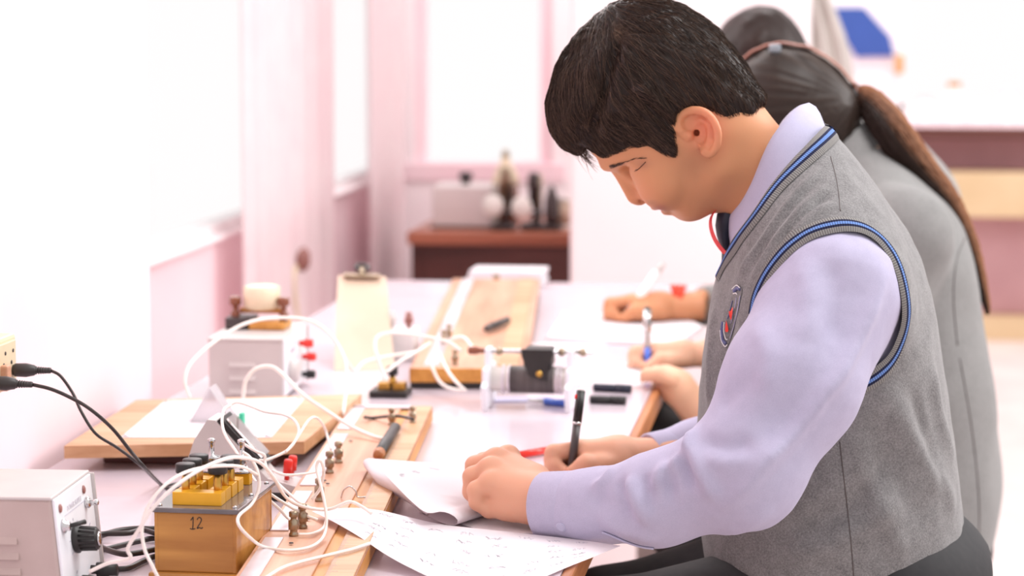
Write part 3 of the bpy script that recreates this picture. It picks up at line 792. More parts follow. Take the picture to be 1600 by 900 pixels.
# ---- drawing board with paper and prism
bz = TZ + .032
c = [at_z(100, 697, bz), at_z(475, 690, bz), at_z(565, 616, bz), at_z(213, 625, bz)]
t = thing('drawing_board', 'wooden drawing board with pinned white paper raised on a dark block', 'board', ((c[0] + c[2]) / 2 * (1, 1, 0) + (0, 0, TZ)))
MB().prism(c, (0, 0, 0), (0, 0, -.0155)).build('board_slab', 'pine_across', t)
cc = sum(c) / 4
MB().box((cc[0], cc[1] + .0, TZ + .0083), (.22, .30, .0164), bev=.002).build('support_block', 'dark_desk', t)
pc = [at_z(188, 684, bz + .0003), at_z(424, 684, bz + .0003), at_z(477, 622, bz + .0003), at_z(257, 627, bz + .0003)]
o = MB().prism(pc, (0, 0, 0), (0, 0, .0006)).build('paper_sheet', 'paper')
props(o, 'white paper sheet pinned on the drawing board', 'paper')
for k, p in enumerate(pc):
    q = p + (cc - p) * .06
    MB().lathe([(.0045, 0), (.004, .0012), (.001, .0018)], q + (0, 0, .0007), seg=10).build('drawing_pin', 'chrome', o)
# upright glass prism with a triangular end towards us
q = at_z(332, 660, bz + .001)
z0 = bz + .001
tri = [q + (-.030, 0, 0), q + (.026, 0, 0), q + (-.004, 0, .045)]
for p in tri: p[2] = max(p[2], z0 + .0)
t = props(MB().prism(tri, (0, 0, 0), (0, .035, 0)).build('glass_prism', 'prism_glass'), 'clear triangular glass prism standing on the pinned paper', 'prism')
q = at_z(345, 661, z0)
t = thing('pencil_sharpener', 'small green plastic piece on the paper beside the glass prism', 'sharpener', (q[0] + .022, q[1] - .012, z0))
MB().box((q[0] + .022, q[1] - .012, z0 + .0045), (.02, .012, .009), bev=.002).build('body', 'green_plastic', t)
MB().box((q[0] + .031, q[1] - .012, z0 + .008), (.006, .012, .016), bev=.001).build('upright', 'green_plastic', t)

# ---- clipboard leaning on the wall side
cb0, cb1, cb2, cb3 = at_z(522, 580), at_z(617, 578), None, None
tl = at_depth(528, 430, 3.98); tr = at_depth(603, 432, 3.98)
t = thing('clipboard', 'tan hardboard clipboard with metal clip leaning upright on the bench', 'clipboard', ((cb0 + cb1) / 2))
b0, b1 = cb0 + (0, 0, .0005), cb1 + (0, 0, .0005)
bk = np.cross(tr - tl, b0 - tl); bk /= np.linalg.norm(bk); bk *= (1 if bk[1] > 0 else -1)
MB().prism([b0, b1, tr, tl], (0, 0, 0), bk * .004).build('board_sheet', 'hardboard', t)
mid = (tl + tr) / 2; dn = (b0 - tl) / np.linalg.norm(b0 - tl); ax = (tr - tl) / np.linalg.norm(tr - tl)
cl = MB(); cl.prism([mid - ax * .03 - dn * .002 - bk * .001, mid + ax * .03 - dn * .002 - bk * .001, mid + ax * .03 + dn * .013 - bk * .006, mid - ax * .03 + dn * .013 - bk * .006], (0, 0, 0), -bk * .003)
cl.build('clip_plate', 'old_brass', t)
MB().tube([mid - bk * .004 + dn * .005, mid - bk * .006 - dn * .012], .005, 10).build('clip_neck', 'old_brass', t)
MB().tube(spline([mid - ax * .009 - dn * .012, mid - ax * .008 - dn * .024, mid + ax * .008 - dn * .024, mid + ax * .009 - dn * .012, mid - ax * .009 - dn * .012], 5) - bk * .005, .0035, 8).build('clip_loop', 'black_metal', t)
tb = tl * .5 + tr * .5 + dn * .06 + bk * .004; gb_ = (b0 * .6 + b1 * .4) + (0, .285, 0); gb_[2] = TZ + .001
MB().prism([tb - ax * .012, tb + ax * .012, gb_ + ax * .012, gb_ - ax * .012], (0, 0, 0), (0, .003, .001)).build('back_leg', 'hardboard', t)

# ---- plug key on black base
q = at_z(606, 622)
t = thing('plug_key', 'small brass plug key on a flat black base beside the far board', 'plug key', (q[0], q[1] + .02, TZ))
MB().box((q[0], q[1] + .022, TZ + .005), (.055, .05, .0095), bev=.001).build('base', 'black_plastic', t)
for dx in (-.011, .011): MB().box((q[0] + .003 + dx, q[1] + .022, TZ + .015), (.018, .02, .011), bev=.001).build('brass_block', 'brass', t)
MB().lathe([(.004, 0), (.006, .014), (.004, .015), (.004, .02)], (q[0] + .003, q[1] + .022, TZ + .012), seg=12).build('plug', 'brass', t)
MB().lathe([(.008, 0), (.0085, .002), (.008, .012), (.006, .013)], (q[0] + .003, q[1] + .022, TZ + .031), seg=14).build('plug_head', 'black_plastic', t)

# ---- far potentiometer board
A0, A1 = at_z(640, 608, TZ), at_z(708, 460, TZ)
A2 = at_z(858, 459, TZ); wd2 = .172
dirv = (A1 - A0) / np.linalg.norm(A1 - A0); rz3 = math.atan2(-dirv[0], dirv[1])
t = thing('meter_bridge', 'far wider metre bridge of pale pine on a black base behind the rheostat', 'metre bridge', (A0[0] + .5 * wd2 * math.cos(rz3), A0[1] + .5 * wd2 * math.sin(rz3), TZ), rz3, 'metre bridges')
L3 = 1.2
MB().box((0, L3 / 2, .005), (wd2 - .002, L3 - .004, .0095)).build('base_board', 'black_plastic', t, True)
MB().box((0, L3 / 2, .021), (wd2, L3, .022), bev=.002).build('top_board', 'pine', t, True)
MB().box((0, -.0005, .021), (wd2, .002, .021), bev=.0005).build('end_board', 'pine_dark', t, True)
MB().box((-.055, L3 / 2, .0328), (.022, L3 - .04, .0016)).build('metal_strip', 'tin_strip', t, True)
MB().box((.06, L3 / 2, .0332), (.03, L3 - .02, .0025)).build('scale_board', 'pine_across', t, True)
for x, y in ((-.02, .03), (.03, .04), (-.05, .25), (-.045, .32)):
    terminal(t, (x, y, .032), 'old_brass', .85, True)
MB().lathe([(.006, 0), (.006, .008), (.004, .011)], (0, L3 - .01, .032), seg=10).build('end_post', 'old_brass', t, True)
a, b = at_z(763, 512, TZ + .041), at_z(793, 500, TZ + .041)
t = thing('jockey', 'short dark jockey lying across the far pale bridge board', 'jockey', (a[0], a[1], TZ + .034))
MB().cyl(a, b, .0062, bev=.001).build('rod', 'black_rubber', t)
MB().cyl(a - (b - a) * .15, a, .004, .006).build('tip', 'black_metal', t)
for k, (px, py, m) in enumerate(((620, 512, 'steel_grey'), (646, 516, 'rust_rubber'))):
    pass

# terminal block with two posts between key and bridge
q = at_z(632, 565)
t = thing('terminal_block', 'small pale block with two posts under the tangled far wires', 'terminal block', (q[0] - .01, q[1] + .03, TZ))
MB().box((q[0] - .01, q[1] + .03, TZ + .025), (.05, .05, .05), bev=.004).build('block', 'white_plastic', t)
for dx, m in ((-.016, 'steel_grey'), (.012, 'rust_rubber')):
    MB().lathe([(.004, 0), (.004, .006), (.007, .008), (.007, .018), (.005, .019), (.005, .026)], (q[0] - .01 + dx, q[1] + .03, TZ + .05), seg=12).build('terminal', m, t)

# ---- rheostat
r0, r1 = at_z(757, 643), at_z(893, 637)
ry = float((r0[1] + r1[1]) / 2); xa, xb = float(r0[0]), float(r1[0])
zc = float(at_y(820, 593, ry + .02)[2]); rr = .0175; zr = float(at_y(820, 549, ry + .02)[2])
t = thing('rheostat', 'sliding rheostat with dark wound tube between two pale end plates', 'rheostat', ((xa + xb) / 2, ry + .02, TZ))
for x in (xa, xb):
    o = MB()
    o.box((x, ry + .02, (TZ + zr) / 2 + .003), (.0085, .03, zr - TZ + .004), bev=.002)
    o.box((x, ry - .022, TZ + .02), (.0085, .016, .04), bev=.002, rx=.35); o.box((x, ry + .062, TZ + .02), (.0085, .016, .04), bev=.002, rx=-.35)
    o.box((x, ry + .02, TZ + .045), (.0086, .085, .03), bev=.003)
    o.build('end_plate', 'panel_white', t)
ex = (xb - xa)
MB().cyl((xa + .004, ry + .02, zc), (xb - .004, ry + .02, zc), rr, seg=32).build('ceramic_tube', 'ceramic', t)
MB().cyl((xa + ex * .26, ry + .02, zc), (xa + ex * .80, ry + .02, zc), rr + .0022, seg=32).build('winding', 'coil_dark', t)
for u in (.17, .24, .82, .87): MB().lathe([(rr + .003, 0), (rr + .003, .003)], (xa + ex * u, ry + .02, zc), (1, 0, 0), 28).build('clamp_band', 'tin_strip', t)
MB().cyl((xa - .022, ry + .02, zr), (xb + .03, ry + .02, zr), .0032).build('slide_rod', 'chrome', t)
sl_ = MB(); sx = xa + ex * .62
poly = [(sx - .024, ry - .004, zr + .006), (sx + .022, ry - .004, zr + .006), (sx + .021, ry - .004, zr - .004), (sx + .014, ry - .004, zr - .018), (sx + .014, ry - .004, zc + .002), (sx - .014, ry - .004, zc + .010), (sx - .018, ry - .004, zr - .018), (sx - .023, ry - .004, zr - .004)]
sl_.prism(poly, (0, 0, 0), (0, .006, 0)); sl_.box((sx - .001, ry + .02, (zr + zc + .0198) / 2 + .003), (.04, .044, zr - zc - .0138), bev=.003); sl_.build('slider', 'black_plastic', t)
MB().lathe([(.005, 0), (.004, .003)], (sx + .002, ry - .004, zc + .012), (0, -1, .2), 12).build('slider_screw', 'brass', t)
MB().lathe([(.004, -.026), (.006, -.024), (.006, -.014), (.004, -.008), (.004, 0)], (xa - .004, ry + .02, zr), (1, 0, 0), 12).build('terminal', 'brown_glass', t)
for x in (xa + .014, xb - .014, xb + .016): MB().lathe([(.006, 0), (.006, .006), (.004, .008)], (x - .003, ry + .02, zr), (1, 0, 0), 12).build('collar', 'old_brass', t)

# ---- loose pens and rulers by the rheostat
def pen(px0, px1, z, r, parts, label, group='pens lying on the bench', name='pen'):
    a, b = at_z(*px0, z), at_z(*px1, z)
    t = thing(name, label, 'pen', (a[0], a[1], TZ), 0, group)
    for n_, m, u0, u1, ra, rb in parts: MB().cyl(a + (b - a) * u0, a + (b - a) * u1, r * ra, r * rb, seg=14).build(n_, m, t)
    return t
pen((928, 605), (986, 608), TZ + .006, .006, [('barrel', 'tie_navy', 0, .62, 1, 1), ('cap', 'tie_navy', .6, 1, 1.12, 1.05), ('clip', 'black_plastic', .66, .98, .5, .5)], 'dark navy marker pen lying right of the rheostat, farther one', name='marker_pen')
pen((922, 624), (978, 626), TZ + .006, .006, [('barrel', 'black_plastic', 0, .62, 1, 1), ('cap', 'black_plastic', .6, 1, 1.12, 1.05), ('clip', 'black_metal', .66, .98, .5, .5)], 'black marker pen lying right of the rheostat, nearer one', name='marker_pen')
pen((826, 625), (894, 631), TZ + .005, .0045, [('barrel', 'white_plastic', 0, .4, .7, .9), ('cap', 'blue_plastic', .38, 1, 1.15, 1.1)], 'white pen with blue cap lying in front of the rheostat', name='ballpoint_pen')
pen((810, 711), (862, 702), TZ + .006, .0048, [('barrel', 'red_plastic', 0, 1, 1, 1), ('end_cap', 'red_plastic', -.08, .02, .6, .9)], 'red pen lying behind the left hand of the boy', name='ballpoint_pen')
o = MB().prism([at_z(768, 622, TZ + .0003), at_z(862, 622, TZ + .0003), at_z(862, 628, TZ + .0003), at_z(766, 629, TZ + .0003)], (0, 0, 0), (0, 0, .002)).build('ruler', 'shirt_lilac')
props(o, 'pale flat ruler lying in front of the rheostat', 'ruler')
# ================================================================== papers
def zc3(l, n=6): return spline([at_z(x, y, TZ + z) for x, y, z in l], n)
def resample(P, n):
    d = np.r_[0, np.cumsum(np.linalg.norm(np.diff(P, axis=0), axis=1))]; s = np.linspace(0, d[-1], n)
    return np.stack([np.interp(s, d, P[:, k]) for k in range(3)], 1)
def ruled(c0, c1, nu=40, nv=16, bulge=None):
    A, B = resample(c0, nu), resample(c1, nu)
    t = np.linspace(0, 1, nv)[:, None, None]
    P = A[None] * (1 - t) + B[None] * t
    return P
def scribble(parent, P, cells, seed, name='handwriting', mat='pencil', w=.00038):
    """rows of small pen strokes lying on the sheet P (rows x cols x 3)"""
    rg = random.Random(seed); mb = MB(); R, C = P.shape[:2]
    def at(u, v):
        i = min(max(v, 0), .999) * (R - 1); j = min(max(u, 0), .999) * (C - 1); a, b = int(i), int(j); f, g = i - a, j - b
        p = (P[a, b] * (1 - g) + P[a, b + 1] * g) * (1 - f) + (P[a + 1, b] * (1 - g) + P[a + 1, b + 1] * g) * f
        n = np.cross(P[a, b + 1] - P[a, b], P[a + 1, b] - P[a, b]); n /= np.linalg.norm(n) + 1e-12
        return p + n * (.0006 if n[2] > 0 else -.0006)
    for (u, v, du, dv, k) in cells:
        for q in range(k):
            uu, vv = u + du * q / k, v + dv * q / k; ln = []
            for s in range(rg.randint(3, 5)):
                ln.append((uu + rg.uniform(-.006, .011), vv + rg.uniform(-.03, .03)))
            mb.tube([at(*x) for x in ln], w * .5, 4)
    o = mb.build(name, mat, parent); o['kind'] = 'stuff'
    return o
top = zc3([(488, 799, .029), (520, 795, .031), (560, 794, .031), (600, 799, .026), (650, 811, .012), (700, 821, .006), (800, 832, .004), (900, 843, .004), (969, 853, .004)])
bot = zc3([(488, 799.5, .029), (520, 815, .029), (560, 838, .025), (600, 865, .016), (640, 887, .008), (690, 908, .004), (780, 925, .003), (900, 881, .003), (969, 853.5, .004)])
P = ruled(top, bot, 60, 24)
sheet = props(MB().grid(P, True, .0003).build('exam_sheet', 'paper'), 'written sheet spread from the near bridge over the bench edge in front of the boy', 'paper')
rg = random.Random(3)
cells = [(.2 + .09 * k + .02 * rg.random(), .1 + .165 * r + .05 * rg.random(), .045, .0, rg.randint(3, 5)) for r in range(5) for k in range(8) if rg.random() < .75]
scribble(sheet, P, cells, 4)

A = zc3([(578, 716, .038), (612, 752, .036), (645, 785, .03), (668, 801, .024), (690, 799, .022), (708, 805, .018), (716, 815, .010), (708, 821, .004), (688, 816, .0035), (668, 806, .005)])
B = zc3([(738, 728, .010), (765, 745, .010), (785, 760, .010), (800, 770, .010), (812, 775, .010), (820, 778, .009), (823, 783, .006), (815, 788, .003), (800, 786, .003), (785, 782, .003)])
P2 = ruled(A, B, 60, 20)
fp_ = props(MB().grid(P2, True, .0003).build('answer_booklet', 'paper'), 'folded answer sheet curling up under the left hand of the boy', 'paper')
A2 = zc3([(578, 716, .038), (595, 733, .037), (612, 752, .036), (645, 785, .03), (668, 801, .024)])
B2 = zc3([(570, 730, .030), (582, 746, .027), (598, 762, .021), (635, 783, .013), (668, 805, .005)])
mid_ = zc3([(563, 717, .036), (573, 736, .034), (597, 757, .028), (637, 784, .021), (666, 804, .012)])
a, b, m_ = resample(A2, 24), resample(B2, 24), resample(mid_, 24)
fold = np.stack([(1 - t) ** 2 * a + 2 * t * (1 - t) * m_ + t * t * b for t in np.linspace(0, 1, 9)])
MB().grid(fold, True, .0003).build('folded_page', 'paper', fp_)
scribble(fp_, P2, [(.12, .5, .05, .1, 4), (.2, .3, .04, .05, 3), (.26, .15, .04, .0, 3)], 9, w=.0005)
lo = MB().prism([at_z(x, y, TZ + .0008) for x, y in ((655, 800), (762, 832), (905, 836), (880, 765), (745, 765))], (0, 0, 0), (0, 0, .0006))
props(lo.build('loose_sheet', 'paper'), 'flat white sheet under the hand of the boy and the folded one', 'paper')
def flat_sheet(poly, label, th=.0008, z=.0002, name='loose_sheet'):
    return props(MB().prism([at_z(x, y, TZ + z) for x, y in poly], (0, 0, 0), (0, 0, th)).build(name, 'paper'), label, 'paper')
flat_sheet([(884, 600), (1003, 604), (1036, 577), (925, 560)], 'white sheet the girl with the ponytail writes on')
flat_sheet([(770, 557), (905, 557), (950, 538), (800, 536)], 'white sheet lying behind the rheostat')
flat_sheet([(855, 533), (1055, 545), (1098, 516), (1060, 500), (880, 494)], 'thick white notebook under the hand with the red thread', .008, 0.0, 'notebook')

# ================================================================== white connecting wires
def W(label, pts, r=.0024, n=6):
    q = []
    for x, y, Z in pts:            # never below the bench or the boards lying on it
        lim = at_z(x, y, TZ + r + .001); lim = at_z(x, y, TZ + .0245 + r) if lim[1] < 3.3 and x > 400 else lim
        q.append(at_depth(x, y, min(Z, float((lim - CAM) @ FW))))
    return props(MB().tube(spline(q, n), r, 7).build('wire', 'wire_white'), label, 'wire', 'white connecting wires')
W('white wire arching high over the small far power supply', [(297, 622, 3.18), (289, 595, 3.18), (300, 565, 3.2), (340, 530, 3.25), (385, 505, 3.28), (430, 497, 3.3), (480, 500, 3.3), (515, 522, 3.3), (538, 560, 3.28), (541, 600, 3.25), (536, 648, 3.24)], .0024)
W('white wire looping low before the far power supply and running to the jockey', [(380, 622, 3.17), (384, 595, 3.16), (400, 576, 3.16), (425, 573, 3.16), (447, 590, 3.15), (475, 618, 3.12), (510, 642, 3.1), (550, 667, 3.07), (590, 684, 3.05), (612, 684, 3.06)], .0026)
W('white wire sagging from the clipboard foot to the far board', [(536, 556, 3.5), (554, 579, 3.52), (571, 565, 3.55), (612, 556, 3.6), (652, 550, 3.66)], .0024)
W('white wire loop rising from the plug key to the rheostat terminal', [(602, 594, 3.45), (592, 565, 3.45), (586, 542, 3.46), (590, 526, 3.47), (612, 520, 3.48), (645, 523, 3.48), (675, 528, 3.48), (702, 535, 3.46), (720, 548, 3.45)], .0024)
W('white wire slanting from the plug key up to the far board', [(603, 582, 3.46), (626, 564, 3.5), (650, 550, 3.55), (672, 536, 3.6)], .0024)
W('white wire hanging down the end of the far board', [(688, 556, 3.56), (700, 580, 3.52), (714, 598, 3.48), (728, 611, 3.47)], .0024)
W('short white wire at the left rheostat terminal', [(704, 530, 3.5), (724, 527, 3.48), (738, 543, 3.45)], .0024)
W('white wire drooping across the front of the far board', [(672, 566, 3.56), (684, 592, 3.54), (696, 604, 3.52), (712, 609, 3.5), (727, 610, 3.49)], .0024)
W('white wire falling down the left front of the wooden box', [(252, 912, 2.27), (237, 882, 2.265), (226, 858, 2.265), (222, 825, 2.265), (232, 790, 2.265), (258, 758, 2.27), (290, 738, 2.29), (330, 729, 2.33), (375, 729, 2.37), (402, 742, 2.42)], .0017)
W('thick white wire from the near power supply over the wooden box to the bridge', [(140, 893, 2.29), (169, 880, 2.285), (203, 872, 2.27), (200, 856, 2.265), (222, 820, 2.255), (238, 795, 2.25), (272, 761, 2.25), (316, 732, 2.27), (356, 716, 2.3), (385, 716, 2.34), (408, 724, 2.38), (428, 747, 2.42), (446, 776, 2.46), (469, 790, 2.5), (500, 796, 2.53), (520, 794, 2.53), (546, 784, 2.53), (566, 792, 2.53), (580, 802, 2.52)], .0018)
W('white wire dropping from the galvanometer top across to the bridge', [(360, 633, 2.75), (350, 640, 2.72), (347, 660, 2.66), (352, 680, 2.62), (367, 703, 2.58), (382, 726, 2.56), (402, 756, 2.53), (420, 770, 2.52), (446, 787, 2.52), (477, 805, 2.52), (496, 812, 2.515)], .0017)
W('thin white wire wandering over the pinned paper to the red terminals', [(358, 634, 2.85), (370, 629, 2.85), (387, 633, 2.84), (413, 643, 2.82), (443, 648, 2.8), (460, 657, 2.78), (467, 673, 2.76), (460, 691, 2.74), (447, 705, 2.72), (418, 718, 2.7), (405, 719, 2.7)], .0017)
W('white wire twisted from the galvanometer face down to the bridge', [(375, 690, 2.64), (400, 705, 2.63), (413, 711, 2.63), (414, 722, 2.63), (420, 740, 2.62), (436, 757, 2.6), (450, 770, 2.58), (468, 785, 2.56), (488, 795, 2.55)], .0017)
W('white wire making the big loop on the right side of the wooden box', [(379, 706, 2.42), (391, 715, 2.42), (402, 735, 2.42), (405, 761, 2.42), (394, 787, 2.41), (374, 805, 2.36), (373, 820, 2.34), (388, 838, 2.36), (411, 854, 2.42), (446, 860, 2.46), (477, 857, 2.47), (497, 848, 2.47), (508, 832, 2.47), (510, 805, 2.48), (504, 770, 2.49), (495, 732, 2.5), (500, 719, 2.5), (506, 736, 2.51), (500, 763, 2.55), (488, 780, 2.56)], .0017)
W('white wire lying across the near end of the bridge to the written sheet', [(415, 903, 2.4), (440, 888, 2.42), (467, 879, 2.44), (503, 870, 2.46), (528, 864, 2.47), (552, 858, 2.48), (578, 849, 2.5)], .0018)
W('thin white wire leaving the nearest bridge post to the left', [(457, 816, 2.54), (446, 806, 2.54), (436, 795, 2.53), (421, 781, 2.52), (408, 766, 2.51)], .0017)
W('short white wire between the nearest bridge post and the sheet', [(466, 835, 2.53), (486, 834, 2.52), (504, 826, 2.515), (510, 812, 2.515)], .0016)
W('frayed white wire rising behind the bridge to the galvanometer', [(447, 706, 2.7), (462, 688, 2.75), (482, 657, 2.82), (495, 653, 2.86), (507, 668, 2.9), (512, 684, 2.9), (517, 703, 2.88)], .0016)
W('white wire from the red terminals along the bench to the middle bridge post', [(426, 735, 2.66), (440, 741, 2.65), (457, 742, 2.65), (478, 740, 2.66), (494, 737, 2.68)], .0015)

def stack(px0, px1, y, h, label):
    a, b = at_z(px0, 439, TZ), at_z(px1, 439, TZ); a = at_y(px0, 430, y); b = at_y(px1, 430, y)
    mb = MB(); n = 4
    for k in range(n):
        mb = MB().box(((a[0] + b[0]) / 2 + .004 * (k % 2), y + .05, TZ + h * (k + .5) / n), (b[0] - a[0], .1, h / n - .0006), bev=.001)
        if k == 0: root = props(mb.build('book', 'paper'), label[0], 'book', 'white books at the far end of the bench')
        else: props(mb.build('book', 'paper'), label[k], 'book', 'white books at the far end of the bench')
stack(730, 845, 4.79, .038, ['white book at the bottom of the stack at the far end of the bench', 'white book second from the bottom of the stack at the far end of the bench', 'white book third from the bottom of the stack at the far end of the bench', 'white book on top of the stack at the far end of the bench'])
# ================================================================== bodies: distance fields turned into smooth meshes
import openvdb
F = np.float32
class Vol:
    def __init__(s, lo, hi, h):
        s.lo = np.array(lo, float); s.h = h
        s.n = np.maximum(4, np.ceil((np.array(hi) - s.lo) / h).astype(int) + 1)
        s.X = (s.lo[0] + h * np.arange(s.n[0])).astype(F)[:, None, None]
        s.Y = (s.lo[1] + h * np.arange(s.n[1])).astype(F)[None, :, None]
        s.Z = (s.lo[2] + h * np.arange(s.n[2])).astype(F)[None, None, :]
    def mesh(s, d):
        g = openvdb.FloatGrid(); g.background = 1.0
        d = np.ascontiguousarray(np.broadcast_to(d, tuple(s.n)).astype(F)).copy()
        for ax in range(3):                      # close what reaches the border
            sl = [slice(None)] * 3; sl[ax] = 0; d[tuple(sl)] = np.maximum(d[tuple(sl)], s.h)
            sl[ax] = -1; d[tuple(sl)] = np.maximum(d[tuple(sl)], s.h)
        g.copyFromArray(d)
        p, t, q = g.convertToPolygons(isovalue=0.0, adaptivity=0.0)
        return s.lo + p.astype(float) * s.h, q.astype(int)
def smin(a, b, k):
    h = np.clip(0.5 + 0.5 * (b - a) / k, 0, 1)
    return b + (a - b) * h - k * h * (1 - h)
def smax(a, b, k): return -smin(-a, -b, k)
def d_cap(v, a, b, ra, rb=None, fl=None):
    """tapered capsule; fl=(normal, factor) flattens it along that direction"""
    rb = ra if rb is None else rb
    a = np.array(a, float); b = np.array(b, float); ab = b - a
    px, py, pz = v.X - F(a[0]), v.Y - F(a[1]), v.Z - F(a[2])
    t = np.clip((px * F(ab[0]) + py * F(ab[1]) + pz * F(ab[2])) / F(ab @ ab + 1e-12), 0, 1)
    qx, qy, qz = px - t * F(ab[0]), py - t * F(ab[1]), pz - t * F(ab[2])
    if fl is not None:
        n = np.array(fl[0], float); n /= np.linalg.norm(n)
        dn = qx * F(n[0]) + qy * F(n[1]) + qz * F(n[2])
        L2 = qx * qx + qy * qy + qz * qz - dn * dn + (dn * F(fl[1])) ** 2
        return np.sqrt(np.maximum(L2, 0)) - (F(ra) + F(rb - ra) * t)
    return np.sqrt(qx * qx + qy * qy + qz * qz) - (F(ra) + F(rb - ra) * t)
def d_ell(v, c, r, R=None):
    px, py, pz = v.X - F(c[0]), v.Y - F(c[1]), v.Z - F(c[2])
    if R is not None:
        R = np.asarray(R, F)
        px, py, pz = (R[0, 0] * px + R[0, 1] * py + R[0, 2] * pz, R[1, 0] * px + R[1, 1] * py + R[1, 2] * pz, R[2, 0] * px + R[2, 1] * py + R[2, 2] * pz)
    k0 = np.sqrt((px / F(r[0])) ** 2 + (py / F(r[1])) ** 2 + (pz / F(r[2])) ** 2)
    k1 = np.sqrt((px / F(r[0] ** 2)) ** 2 + (py / F(r[1] ** 2)) ** 2 + (pz / F(r[2] ** 2)) ** 2) + F(1e-9)
    return k0 * (k0 - 1) / k1
def poly_sdf(px, pz, poly):
    """signed distance to a closed polygon, arrays px pz broadcast together"""
    poly = np.asarray(poly, float); n = len(poly)
    shp = np.broadcast(px, pz).shape
    d = np.full(shp, 1e9); s = np.ones(shp)
    for i in range(n):
        a, b = poly[i], poly[i - 1]
        ex, ez = b[0] - a[0], b[1] - a[1]
        wx, wz = px - a[0], pz - a[1]
        t = np.clip((wx * ex + wz * ez) / (ex * ex + ez * ez + 1e-15), 0, 1)
        d = np.minimum(d, (wx - ex * t) ** 2 + (wz - ez * t) ** 2)
        c1 = pz >= a[1]; c2 = pz < b[1]; c3 = ex * wz > ez * wx
        s = np.where((c1 & c2 & c3) | (~c1 & ~c2 & ~c3), -s, s)
    return (s * np.sqrt(d)).astype(F)
def smooth_poly(pts, n=6):
    P = np.array(pts, float); m = len(P); out = []
    for i in range(m):
        p0, p1, p2, p3 = P[i - 1], P[i], P[(i + 1) % m], P[(i + 2) % m]
        for k in range(n):
            t = k / n
            out.append(0.5 * (2 * p1 + (p2 - p0) * t + (2 * p0 - 5 * p1 + 4 * p2 - p3) * t * t + (3 * p1 - p0 - 3 * p2 + p3) * t ** 3))
    return np.array(out)
def inset(y, B, R):
    s = np.clip(y / B, -1, 1)
    return F(R) * (1 - np.sqrt(np.maximum(0, 1 - s * s))) + np.maximum(0, np.abs(y) - B)
def sag(pts, y):
    """pixels -> (x, z) on the plane y"""
    o = [at_y(px, py, y) for px, py in pts]
    return np.array([(p[0], p[2]) for p in o])
def chain(v, pts, k=.012):
    d = None
    for (a, ra), (b, rb) in zip(pts[:-1], pts[1:]):
        c = d_cap(v, a, b, ra, rb)
        d = c if d is None else smin(d, c, k)
    return d
def mesh_obj(name, V, Q, mat, parent, col=None, kind=None, smooth=True):
    me = bpy.data.meshes.new(name)
    V = np.asarray(V, float)
    if parent is not None:
        inv = np.array(world_of(parent).inverted()); V = V @ inv[:3, :3].T + inv[:3, 3]
    Q = np.asarray(Q)
    me.vertices.add(len(V)); me.vertices.foreach_set('co', V.ravel())
    k = Q.shape[1]
    me.loops.add(Q.size); me.loops.foreach_set('vertex_index', Q.ravel())
    me.polygons.add(len(Q)); me.polygons.foreach_set('loop_start', np.arange(0, Q.size, k)); 
    me.update(calc_edges=True)
    me.polygons.foreach_set('use_smooth', np.full(len(Q), smooth))
    if col is not None:
        a = me.color_attributes.new('Col', 'FLOAT_COLOR', 'POINT')
        a.data.foreach_set('color', np.c_[col, np.ones(len(col))].astype(F).ravel())
    if mat: me.materials.append(M[mat])
    o = bpy.data.objects.new(name, me); COL.objects.link(o)
    if parent is not None: o.parent = parent
    if kind: o['kind'] = kind
    return o
def join_meshes(parts):
    Vs, Qs, n = [], [], 0
    for V, Q in parts: Vs.append(V); Qs.append(Q + n); n += len(V)
    return np.vstack(Vs), np.vstack(Qs)
def vnormals(V, Q):
    n = np.cross(V[Q[:, 2]] - V[Q[:, 0]], V[Q[:, 3]] - V[Q[:, 1]]) if Q.shape[1] == 4 else np.cross(V[Q[:, 1]] - V[Q[:, 0]], V[Q[:, 2]] - V[Q[:, 0]])
    N_ = np.zeros_like(V)
    for k in range(Q.shape[1]): np.add.at(N_, Q[:, k], n)
    return N_ / (np.linalg.norm(N_, axis=1, keepdims=True) + 1e-12)
def laplace(V, Q, it=1, lam=.5):
    e = np.vstack([Q[:, [k, (k + 1) % Q.shape[1]]] for k in range(Q.shape[1])])
    for _ in range(it):
        S = np.zeros_like(V); c = np.zeros(len(V))
        np.add.at(S, e[:, 0], V[e[:, 1]]); np.add.at(c, e[:, 0], 1); np.add.at(S, e[:, 1], V[e[:, 0]]); np.add.at(c, e[:, 1], 1)
        V = V + lam * (S / np.maximum(c, 1)[:, None] - V)
    return V
from mathutils.bvhtree import BVHTree
class Surf:
    """looks up surface points under a pixel"""
    def __init__(s, V, Q): s.b = BVHTree.FromPolygons([tuple(p) for p in V], [tuple(int(i) for i in q) for q in Q])
    def hit(s, px, py, off=0.0):
        d = ray(px, py); d = d / np.linalg.norm(d)
        loc, n, i, dist = s.b.ray_cast(Vector(CAM), Vector(d))
        if loc is None: return None, None
        n = np.array(n); n = n if n @ d < 0 else -n
        return np.array(loc) + n * off, n
    def near(s, p, off=0.0):
        loc, n, i, dist = s.b.find_nearest(Vector(p)); n = np.array(n)
        return np.array(loc) + n * off, n
def blend(base, masks):
    """base colour, then (weights, colour) layers"""
    c = np.tile(np.array(lin(base)), (len(masks[0][0]), 1)) if masks else None
    for w, col in masks: c = c * (1 - w[:, None]) + np.array(lin(col)) * w[:, None]
    return c
def gauss(px, py, cx, cy, rx, ry=None):
    ry = rx if ry is None else ry
    return np.exp(-(((px - cx) / rx) ** 2 + ((py - cy) / ry) ** 2))
